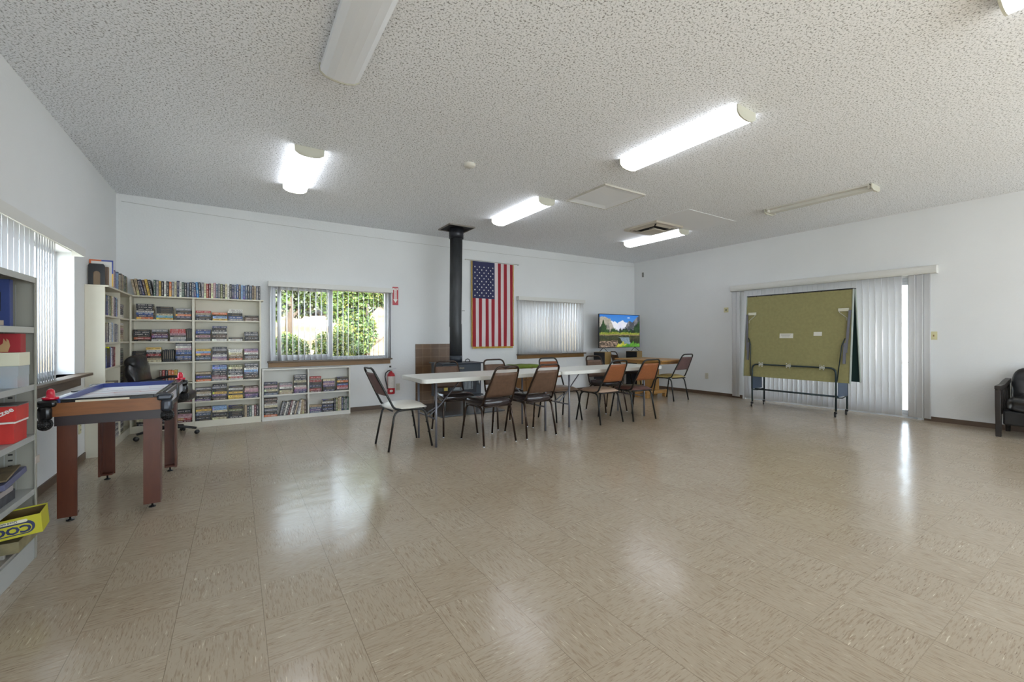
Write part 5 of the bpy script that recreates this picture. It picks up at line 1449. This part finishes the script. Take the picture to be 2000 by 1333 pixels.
def standing(x0, x1, yf, z, cols, hgt, where, group, facing_x=False, lean=None, depth=0.112, kind='paperback', hvar=0.08):
    n = len(cols); w = (x1 - x0) / n; x = x0
    for i, k in enumerate(cols):
        th = w * rnd.uniform(0.80, 0.93); hh = hgt * rnd.uniform(1 - hvar, 1.0); dp = depth * rnd.uniform(0.9, 1.0)
        ln = lean[i] if lean and i < len(lean) else 0.0
        ctr = x + w / 2
        # pivot on the lower corner toward which it leans
        R = Matrix.Rotation(ln, 4, 'Y')
        up = Vector((math.sin(ln), 0, math.cos(ln))); sd = Vector((math.cos(ln), 0, -math.sin(ln)))
        low = abs(math.sin(ln)) * th / 2
        base = Vector((ctr, 0, z + 0.0008 + low))
        c = base + up * (hh / 2)
        loc = Matrix.Rotation(-PI / 2, 4, 'Y')
        if facing_x:
            # local x of the shelf runs along +y of the world
            T = Matrix.Translation((yf - dp / 2 - 0.006, 0, 0)) @ Matrix.Rotation(PI / 2, 4, 'Z')
        else:
            T = Matrix.Translation((0, yf + dp / 2 + 0.008, 0))
        M = T @ Matrix.Translation(c) @ R @ loc
        p = M.translation; d = p - CAMP; dist = d.length
        cosf = abs(d.x if facing_x else d.y) / dist
        lab = '%s %s standing %s from left %s' % (PAL[k][1], kind, ordn(i + 1), where)
        put(M, (hh, dp, th), k, lab, group, hh * th * cosf / dist ** 2)
        x += w
G_TOP = 'books standing on top of the tall bookcase'; G_R = 'paperbacks in the right bay of the tall bookcase'; G_L = 'paperbacks in the left bay of the tall bookcase'
G_LOW = 'paperbacks in the low bookcase'; G_S = 'books in the left wall bookcase'; G_ST = 'books standing on top of the left wall bookcase'
seq = 'vvkndykgeykwkaecnwgksksnzkecrmcqseokcwknsbdlbsksdvek'
leans = [-0.20, -0.16, -0.16, -0.22, -0.2, -0.18, -0.16] + [0] * 14 + [0, 0, -0.06, -0.06, -0.05]
standing(-1.055, 0.285, YFR, ZTOP + 0.018, seq, 0.205, 'along the tall bookcase top', G_TOP, lean=leans, depth=0.13, kind='book')
RB = [(-0.370, -0.186, -0.005, 0.176)]
rx = (-0.366, -0.188, -0.008, 0.176)
RR = {5: ['kksvr', 'ylwa', 'ebwwww', 'ddd'], 4: ['emqkbn', 'wddewknn', 'wa', 'wkkek'], 3: ['vskaly', 'qpwkkek', 'advcww', 'desw' + 'qp'],
      2: ['anbcv', 'eqmkkslb', 'wrwkekco', 'ddkslwke'], 1: ['pkkwvke', 'dkpykwek', 'yyyywwq', 'npbqqd'], 0: ['lknseyd', 'crkkcll', 'kedvoog', '']}
ROWN = {5: 'top', 4: 'second', 3: 'third', 2: 'fourth', 1: 'fifth', 0: 'bottom'}
for r_, st_ in RR.items():
    for i, s_ in enumerate(st_):
        if s_: stack(rx[i], YFR, ZS[r_], s_, 0.166, "%s stack, %s shelf, tall bookcase's right bay" % (ordn(i + 1), ROWN[r_]), G_R)
standing(0.095, 0.262, YFR, ZS[0], 'vkgwmk', 0.165, "on bottom shelf, tall bookcase's right bay", G_R)
lx = (-0.955, -0.765, -0.572)
LR = {5: ['anbwkkk', 'ytckmrr', 'ynakre'], 3: ['', '', 'rnbebsqwek'], 2: ['kw', '', ''], 1: ['kw', 'wc', 'mrrkk'], 0: ['kwccsk', 'kkns', 'mrqqek']}
for r_, st_ in LR.items():
    for i, s_ in enumerate(st_):
        if s_: stack(lx[i], YFR, ZS[r_], s_, 0.168, "%s stack, %s shelf, tall bookcase's left bay" % (ordn(i + 1), ROWN[r_]), G_L)
for i, (x, s_) in enumerate(((-0.985, 'arwkkv'), (-0.81, 'wnpmqe'), (-0.63, 'ewsqrr'))):
    stack(x, YFR, ZS[4], s_, 0.164, "%s stack, second shelf, tall bookcase's left bay" % ordn(i + 1), G_L)
standing(-0.542, -0.487, YFR, ZS[4], 'wow', 0.17, "on second shelf, tall bookcase's left bay", G_L)
stack(-1.01, YFR, ZS[3], 'ekkker', 0.13, "left stack, third shelf, tall bookcase's left bay", G_L)
stack(-0.87, YFR, ZS[3], 'cvkrkwy', 0.150, "cream stack, third shelf, tall bookcase's left bay", G_L)
standing(-0.785, -0.665, YFR, ZS[3], 'sgwwmd', 0.16, "on third shelf, tall bookcase's left bay", G_L)
standing(-0.82, -0.64, YFR, ZS[2], 'drkaay', 0.165, "on fourth shelf, tall bookcase's left bay", G_L)
# low bookcase
for i, (x, s_) in enumerate(((0.412, 'svckqpn'), (0.600, 'vccwqe'), (0.790, 'npqwbnckke'))):
    stack(x, YFR, 0.367, s_, 0.168, 'low bookcase, %s stack of top left box' % ordn(i + 1), G_LOW)
for i, (x, s_) in enumerate(((0.992, 'mrknbqrdr'), (1.180, 'nbwpqpc'), (1.375, 'lqrblakc'))):
    stack(x, YFR, 0.367, s_, 0.166, 'low bookcase, %s stack of top right box' % ordn(i + 1), G_LOW)
stack(0.412, YFR, 0.058, 'akwevcwdkd', 0.166, 'low bookcase, stack of bottom left box', G_LOW)
standing(0.515, 0.865, YFR, 0.058, 'ekwkmwkvewvvd', 0.215, 'in bottom left box of low bookcase', G_LOW, lean=[0.24] * 9 + [0.16, 0.1, 0.05, 0.0], hvar=0.12)
stack(0.995, YFR, 0.058, 'spsv', 0.166, 'low bookcase, first stack of bottom right box', G_LOW)
stack(1.165, YFR, 0.058, 'knknkwn', 0.160, 'low bookcase, second stack of bottom right box', G_LOW)
standing(1.252, 1.465, YFR, 0.058, 'kovcngeg', 0.205, 'in bottom right box of low bookcase', G_LOW, hvar=0.15)
# left wall bookcase
for r_, s_, kind in ((5, 'ksblwgovcwqsklew', 'magazine'), (4, 'kewwewwwlwweeswe', 'video case'), (3, 'nbkewqlwpmmr', 'magazine')):
    standing(YL0 + 0.03, YL0 + 0.03 + len(s_) * 0.0365, XFR, ZS[r_], s_, 0.215 if r_ != 4 else 0.205, 'on %s shelf of left wall bookcase' % ROWN[r_], G_S, facing_x=True, kind=kind, depth=0.125)
for r_, s_ in ((5, 'wkkkde'), (4, 'cvvddqvw'), (3, 'kskgkgk'), (2, 'ogkgkok'), (1, 'ekeoe'), (0, 'okwkek')):
    stack(6.56, XFR, ZS[r_], s_, 0.17, '%s shelf stack, corner bay of left wall bookcase' % ROWN[r_], G_S, facing_x=True, depth=0.105)
for r_, s_ in ((2, 'brwd'), (1, 'wkwe'), (0, 'wewkwe')):
    stack(6.30, XFR, ZS[r_], s_, 0.19, '%s shelf stack, near bay of left wall bookcase' % ROWN[r_], G_S, facing_x=True, depth=0.11)
standing(6.02, 6.86, XFR, ZTOP + 0.018, 'caevqpbllsvckdvoekggv', 0.215, 'along the left wall bookcase top', G_ST, facing_x=True, kind='book', depth=0.12, hvar=0.16)
BOOKS.sort(key=lambda q: -q[5])
NB = 300
proto = None
for i, (M, size, k, lab, grp, ar) in enumerate(BOOKS[:NB]):
    o = bpy.data.objects.new('book', BOOKME); COL.objects.link(o)
    o.matrix_world = M @ Matrix.Diagonal((size[0], size[1], size[2], 1))
    j = rnd.uniform(0.82, 1.15); c = lin(PAL[k][0])
    o.color = (min(1, c[0] * j), min(1, c[1] * j), min(1, c[2] * j), 1)
    tag(o, lab, 'book', grp)
V = []; F_ = []; meta = []
for (M, size, k, lab, grp, ar) in BOOKS[NB:]:
    base = len(V); MM = M @ Matrix.Diagonal((size[0], size[1], size[2], 1))
    V.extend([tuple(MM @ Vector(v)) for v in BV])
    c = lin(PAL[k][0]); rv = rnd.random(); j = rnd.uniform(0.82, 1.15)
    for (f, mi, sp_) in BF:
        F_.append(tuple(base + q for q in f)); meta.append((mi, sp_, (c[0] * j, c[1] * j, c[2] * j, rv)))
me = bpy.data.meshes.new('remaining_books'); me.from_pydata(V, [], F_)
me.materials.append(M_BKA); me.materials.append(M_PAGE)
uv = me.uv_layers.new(name='UVMap'); ca = me.color_attributes.new('Col', 'FLOAT_COLOR', 'CORNER')
for p, (mi, sp_, c) in zip(me.polygons, meta):
    p.material_index = mi
    for li, co in zip(p.loop_indices, ((0, 0), (1, 0), (1, 1), (0, 1))):
        uv.data[li].uv = co if sp_ else (-1, -1); ca.data[li].color = c
o = bpy.data.objects.new('remaining_books', me); COL.objects.link(o)
tag(o, 'the many smaller looking paperbacks filling the rest of the bookcases', 'books', kind='stuff')
assert len(BOOKS) > 300, len(BOOKS)

# things on the near corner of the left wall bookcase
ZB = ZTOP + 0.0185
t = thing('poster_book', 'big white book with an orange and blue border, top of the left wall bookcase', 'book', (-1.168, 5.93, ZB))
MB().bx(-0.075, 0.105, -0.010, 0.010, 0, 0.268, bev=0.001).build('cover', mat('poster_white', (214, 212, 206), 0.5), t)
bo = MB(); bo.use(mat('border_orange', (202, 100, 52), 0.5))
bo.bx(-0.075, -0.061, -0.0115, -0.0102, 0, 0.268).bx(-0.061, 0.015, -0.0115, -0.0102, 0.253, 0.268)
bo.use(mat('border_blue', (62, 78, 150), 0.5)).bx(0.015, 0.105, -0.0115, -0.0102, 0.253, 0.268).bx(0.094, 0.105, -0.0115, -0.0102, 0.13, 0.253)
bo.use(mat('border_yellow', (220, 176, 84), 0.5)).bx(0.094, 0.105, -0.0115, -0.0102, 0, 0.13)
bo.build('border', None, t)
t = thing('book', 'old tan hardback behind the black bookend, top of the left wall bookcase', 'book', (-1.155, 5.895, ZB))
MB().bx(-0.05, 0.062, -0.018, 0.018, 0, 0.195, bev=0.003).build('cover', mat('old_tan', (150, 128, 104), 0.7, noise=0.1), t)
MB().bx(0.040, 0.0625, -0.0195, -0.0182, 0.0, 0.195).build('spine', mat('old_brown', (92, 74, 60), 0.6), t)
t = thing('bookend', 'black arched metal bookend on the near corner of the left wall bookcase', 'bookend', (-1.175, 5.852, ZB))
M = Matrix(((1, 0, 0, 0), (0, 0, -1, 0.001), (0, 1, 0, 0), (0, 0, 0, 1)))
ou = [(-0.062, 0.0), (-0.062, 0.20), (-0.050, 0.218), (0.050, 0.218), (0.062, 0.20), (0.062, 0.0), (0.027, 0.0)]
inn = [(0.027 * math.cos(a), 0.115 + 0.03 * math.sin(a)) for a in [PI * k / 8 for k in range(9)]]
MB().prism(ou + inn + [(-0.027, 0.0)], M, 0.0015).build('arch', M_BLACK, t)
MB().bx(-0.025, 0.025, 0.0015, 0.05, 0.0, 0.0012).build('foot_plate', M_BLACK, t)
o = MB().bx(-0.07, 0.07, -0.045, 0.045, 0, 0.004).build('shelf_card', M_WHITE, None, (-0.12, 7.02, 1.118 - 0.0)) if False else None
# ------------------------------------------------------------------ outdoors
def hz(x, y):
    """height of the hillside"""
    if y < 9: z = -0.15
    elif y < 14: z = -0.15 + (y - 9) * 0.16
    else: z = 0.65 + (y - 14) * 0.115
    if y > 34: z += (y - 34) * 0.03
    return z + (0.18 * math.sin(x * 0.5 + y * 0.23) + 0.10 * math.sin(x * 1.3 - y * 0.6)) * min(1, max(0, (y - 9) / 4))
bm = bmesh.new(); nx, ny = 70, 70; g = []
for i in range(nx + 1):
    row = []
    for j in range(ny + 1):
        x = -14 + 44 * i / nx; y = YB + WT + 0.02 + 52 * (j / ny) ** 1.6
        row.append(bm.verts.new((x, y, hz(x, y))))
    g.append(row)
for i in range(nx):
    for j in range(ny):
        f = bm.faces.new((g[i][j], g[i + 1][j], g[i + 1][j + 1], g[i][j + 1])); f.smooth = True
me = bpy.data.meshes.new('hillside'); bm.to_mesh(me); bm.free()
m = bpy.data.materials.new('dry_grass'); m.use_nodes = True; nt = m.node_tree; b = nt.nodes['Principled BSDF']
tc = nt.nodes.new('ShaderNodeTexCoord'); n1 = nt.nodes.new('ShaderNodeTexNoise'); n1.inputs['Scale'].default_value = 0.35; n1.inputs['Detail'].default_value = 8
nt.links.new(tc.outputs['Object'], n1.inputs['Vector'])
r = nt.nodes.new('ShaderNodeValToRGB'); e = r.color_ramp.elements
e[0].position = 0.35; e[0].color = lin((118, 90, 60)); e[1].position = 0.5; e[1].color = lin((160, 134, 92)); q = e.new(0.68); q.color = lin((178, 154, 112))
nt.links.new(n1.outputs['Fac'], r.inputs['Fac']); nt.links.new(r.outputs['Color'], b.inputs['Base Color']); b.inputs['Roughness'].default_value = 1.0
me.materials.append(m)
o = bpy.data.objects.new('hillside', me); COL.objects.link(o); tag(o, 'dry tan grass hillside outside the big window', 'hillside')
o = MB().bx(-16, XL - WT - 0.01, -8, YB + WT, -0.35, -0.12).build('ground_left', mat('pale_gravel', (206, 200, 188), 0.9, noise=0.1, nscale=2)); structure(o); o.name = 'trim_1'
o = MB().bx(XR + WT + 0.01, XR + 6, -8, YB + WT, -0.25, -0.03).build('trim_2', mat('patio_concrete', (214, 212, 206), 0.9, noise=0.06, nscale=2)); structure(o)
o = MB().bx(XR + WT + 0.01, XR + 3.2, 0.2, YB + WT, 2.42, 2.50).build('trim_3', mat('patio_roof', (206, 200, 186), 0.8)); structure(o)
o = MB().bx(XR + 2.9, XR + 3.0, 0.2, YB + WT, 2.24, 2.41).build('trim_4', mat('patio_roof')); structure(o)

o = MB().bx(-16, 24, -30, YF - WT - 0.01, -0.3, -0.05).build('trim_5', mat('patio_concrete')); structure(o)  # unseen pale paving, added to bounce daylight up to the ceiling

def leaf_mesh(name, blobs, n, ls, cols, seed):
    r_ = random.Random(seed); bm = bmesh.new()
    mats_ = cols
    for (c, R) in blobs:
        for _ in range(n):
            u = r_.gauss(0, 1), r_.gauss(0, 1), r_.gauss(0, 1)
            d = Vector(u).normalized() * (r_.random() ** 0.45)
            p = Vector(c) + Vector((d.x * R[0], d.y * R[1], d.z * R[2]))
            a = Vector((r_.uniform(-1, 1), r_.uniform(-1, 1), r_.uniform(-1, 1))).normalized() * ls * r_.uniform(0.6, 1.3)
            b_ = a.cross(Vector((r_.uniform(-1, 1), r_.uniform(-1, 1), r_.uniform(-1, 1)))).normalized() * ls * 0.55
            f = bm.faces.new([bm.verts.new(p - a), bm.verts.new(p + b_), bm.verts.new(p + a), bm.verts.new(p - b_)])
            f.material_index = r_.randrange(len(mats_))
    me = bpy.data.meshes.new(name); bm.to_mesh(me); bm.free()
    for q in mats_: me.materials.append(q)
    return me
def leafm(name, rgb):
    return mat(name, rgb, 0.6)
LG1, LG2, LG3, LY, LGR = leafm('leaf_green', (62, 84, 34)), leafm('leaf_mid', (84, 104, 46)), leafm('leaf_olive', (56, 68, 36)), leafm('leaf_yellow', (108, 110, 48)), leafm('leaf_grey', (92, 96, 76))
M_BARK = wood('bark', (104, 88, 72), (66, 54, 44), 5, (4, 4, 1), 0.9)
def tree(name, label, x, y, h, rad, cols, seed, n=420, ls=0.12, low=0.35, cat='tree', group='trees on the hillside'):
    z = hz(x, y)
    t = thing(name, label, cat, (x, y, z), 0, group)
    r_ = random.Random(seed)
    tr = MB(); top = (0.1, 0, h * 0.8)
    tr.tube([(0, 0, -0.1), (0.04, 0.02, h * 0.3), (-0.03, 0, h * 0.55), top], [h * 0.035, h * 0.028, h * 0.02, h * 0.008], 8)
    for k in range(5):
        a = k * 1.3 + r_.random(); zz = h * (low + 0.1 * k)
        tr.tube([(0, 0, zz * 0.8), (math.cos(a) * rad * 0.6, math.sin(a) * rad * 0.6, zz + h * 0.12)], [h * 0.015, h * 0.005], 6)
    tr.build('trunk', M_BARK, t)
    blobs = []
    for k in range(9):
        a = 2 * PI * r_.random(); q = r_.random() ** 0.6
        blobs.append(((math.cos(a) * rad * q * 0.75, math.sin(a) * rad * q * 0.75, h * (low + (1 - low) * (0.15 + 0.75 * r_.random()))), (rad * 0.55, rad * 0.55, h * (1 - low) * 0.26)))
    ob('crown', leaf_mesh('crown', blobs, n, ls, cols, seed), t)
    return t
tree('oak_tree', 'large green leafy tree filling the right half of the window view', 3.55, 14.2, 3.3, 1.15, [LG1, LG2, LY, LG2], 3, n=3200, ls=0.06, low=0.08)
tree('oak_tree', 'grey green tree seen through the left edge of the big window', 1.75, 19.0, 4.6, 1.35, [LGR, LG3, LG2], 5, n=1100, ls=0.12, low=0.22)
tree('oak_tree', 'yellow green tree on the hill crest at the window top', 4.6, 36.0, 4.6, 2.6, [LG1, LY, LG2], 8, n=800, ls=0.2, low=0.2)
tree('oak_tree', 'green tree behind the parked cars on the hill', 7.2, 40.0, 5.6, 2.8, [LG1, LG3, LG2], 9, n=800, ls=0.2, low=0.15)
tree('oak_tree', 'dark tree on the far left of the hill crest', 2.0, 42.0, 6.0, 3.0, [LG3, LG1], 10, n=800, ls=0.22, low=0.15)
tree('oak_tree', 'tall tree right of the parked cars on the hill', 11.5, 38.0, 6.4, 3.4, [LG1, LG2, LY], 12, n=900, ls=0.22, low=0.1)
def bush(label, x, y, h, rad, cols, seed, n=500, ls=0.05):
    t = thing('bush', label, 'bush', (x, y, hz(x, y)), 0, 'bushes on the hillside')
    r_ = random.Random(seed); blobs = []
    for k in range(6):
        a = 2 * PI * r_.random()
        blobs.append(((math.cos(a) * rad * 0.5, math.sin(a) * rad * 0.5, h * r_.uniform(0.35, 0.7)), (rad * 0.5, rad * 0.5, h * 0.38)))
    MB().tube([(0, 0, -0.05), (0.02, 0, h * 0.5)], [0.03, 0.012], 6).build('stem', M_BARK, t)
    ob('foliage', leaf_mesh('foliage', blobs, n, ls, cols, seed), t)
bush('round green bush low at the left of the window view', 0.98, 11.8, 1.0, 0.6, [LG1, LG2, LY], 21, n=1500, ls=0.036)
bush('green bush in the middle of the window view', 2.02, 11.6, 1.25, 0.62, [LG1, LG2, LY, LY], 22, n=1700, ls=0.036)
bush('grey green bush at the bottom left corner of the window view', 0.62, 10.1, 0.80, 0.32, [LGR, LG3], 23, ls=0.04)
bush('small bush right of the middle one', 2.75, 12.6, 0.75, 0.38, [LG3, LG1], 24, ls=0.045)
tree('oak_tree', 'leafy tree on the crest right above the parked cars', 9.0, 48.0, 8.0, 3.6, [LG1, LG2, LG3], 31, n=1200, ls=0.26, low=0.1)
tree('oak_tree', 'wide tree on the crest at the top left of the window view', 4.2, 50.0, 8.5, 4.2, [LG3, LG2, LY], 32, n=1300, ls=0.28, low=0.1)
# parked vehicles on the hill road
def car(label, x, y, body, roof, h=1.5, L=4.2):
    z = hz(x, y) + 0.02
    t = thing('parked_car', label, 'car', (x, y, z), 0.1, 'cars parked on the hill')
    M = Matrix(((1, 0, 0, 0), (0, 0, -1, 0.85), (0, 1, 0, 0), (0, 0, 0, 1)))
    MB().prism([(-L / 2, 0.35), (-L / 2, 0.8), (-L / 2 + 0.5, 0.92), (L / 2 - 0.5, 0.9), (L / 2, 0.75), (L / 2, 0.35)], M, 1.7, bev=0.05).build('body', mat('carpaint_' + body, {'white': (232, 232, 230), 'red': (176, 52, 44)}[body], 0.25, coat=0.5), t)
    MB().prism([(-L / 2 + 0.6, 0.92), (-L / 2 + 1.1, h), (L / 2 - 1.5, h), (L / 2 - 0.8, 0.92)], M, 1.7, bev=0.04).build('cabin', mat('carglass', (60, 66, 70), 0.15) if roof == 'glass' else mat('carroof_' + roof, (226, 226, 224), 0.3), t)
    for sx in (-1, 1):
        for sy in (-1, 1):
            MB().lathe([(0, -0.1), (0.33, -0.1), (0.33, 0.1), (0, 0.1)], 18, Matrix.Translation((sx * L * 0.31, sy * 0.78, 0.33)) @ Matrix.Rotation(PI / 2, 4, 'X')).build('wheel', M_BLACK, t)
car('white car parked on the hill near the window top', 5.9, 31.0, 'white', 'glass', 1.4)
car('red truck parked behind the white car on the hill', 5.6, 33.6, 'red', 'white', 2.0, 5.0)

# ------------------------------------------------------------------ light
w = bpy.data.worlds.new('sky'); SC.world = w; w.use_nodes = True
nt = w.node_tree; bg = nt.nodes['Background']
bg.inputs['Color'].default_value = (0.78, 0.89, 1.04, 1); bg.inputs['Strength'].default_value = 2.25
sl = bpy.data.lights.new('sun', 'SUN'); sl.energy = 6.5; sl.angle = math.radians(0.6); sl.color = (0.98, 0.99, 1.0)
so = bpy.data.objects.new('sun', sl); COL.objects.link(so)
so.rotation_euler = Vector((-0.04, 0.92, -0.395)).to_track_quat('-Z', 'Y').to_euler(); so.location = (0, 0, 20)

# ------------------------------------------------------------------ camera
cam = bpy.data.cameras.new('camera'); co = bpy.data.objects.new('camera', cam); COL.objects.link(co)
F_PX, YAW, CY_, ROLL = 833.73, 0.5735, 659.19, 0.0018
cam.sensor_width = 36.0; cam.sensor_fit = 'HORIZONTAL'; cam.lens = F_PX / 2000 * 36.0
cam.shift_y = (CY_ - 666.5) / 2000
co.matrix_world = Matrix.Translation((0, 0, 1.18)) @ Matrix.Rotation(-YAW, 4, 'Z') @ Matrix.Rotation(PI / 2, 4, 'X') @ Matrix.Rotation(-ROLL, 4, 'Z')
cam.clip_start = 0.05; cam.clip_end = 500
SC.camera = co
vs = SC.view_settings
vs.view_transform = 'Standard'; vs.look = 'None'; vs.gamma = 1.0; vs.use_curve_mapping = False
vs.exposure = 1.74
SC.cycles.use_denoising = True
SC.cycles.max_bounces = 10; SC.cycles.diffuse_bounces = 6; SC.cycles.transparent_max_bounces = 16
SC.cycles.caustics_reflective = False; SC.cycles.caustics_refractive = False
SC.cycles.sample_clamp_indirect = 6.0
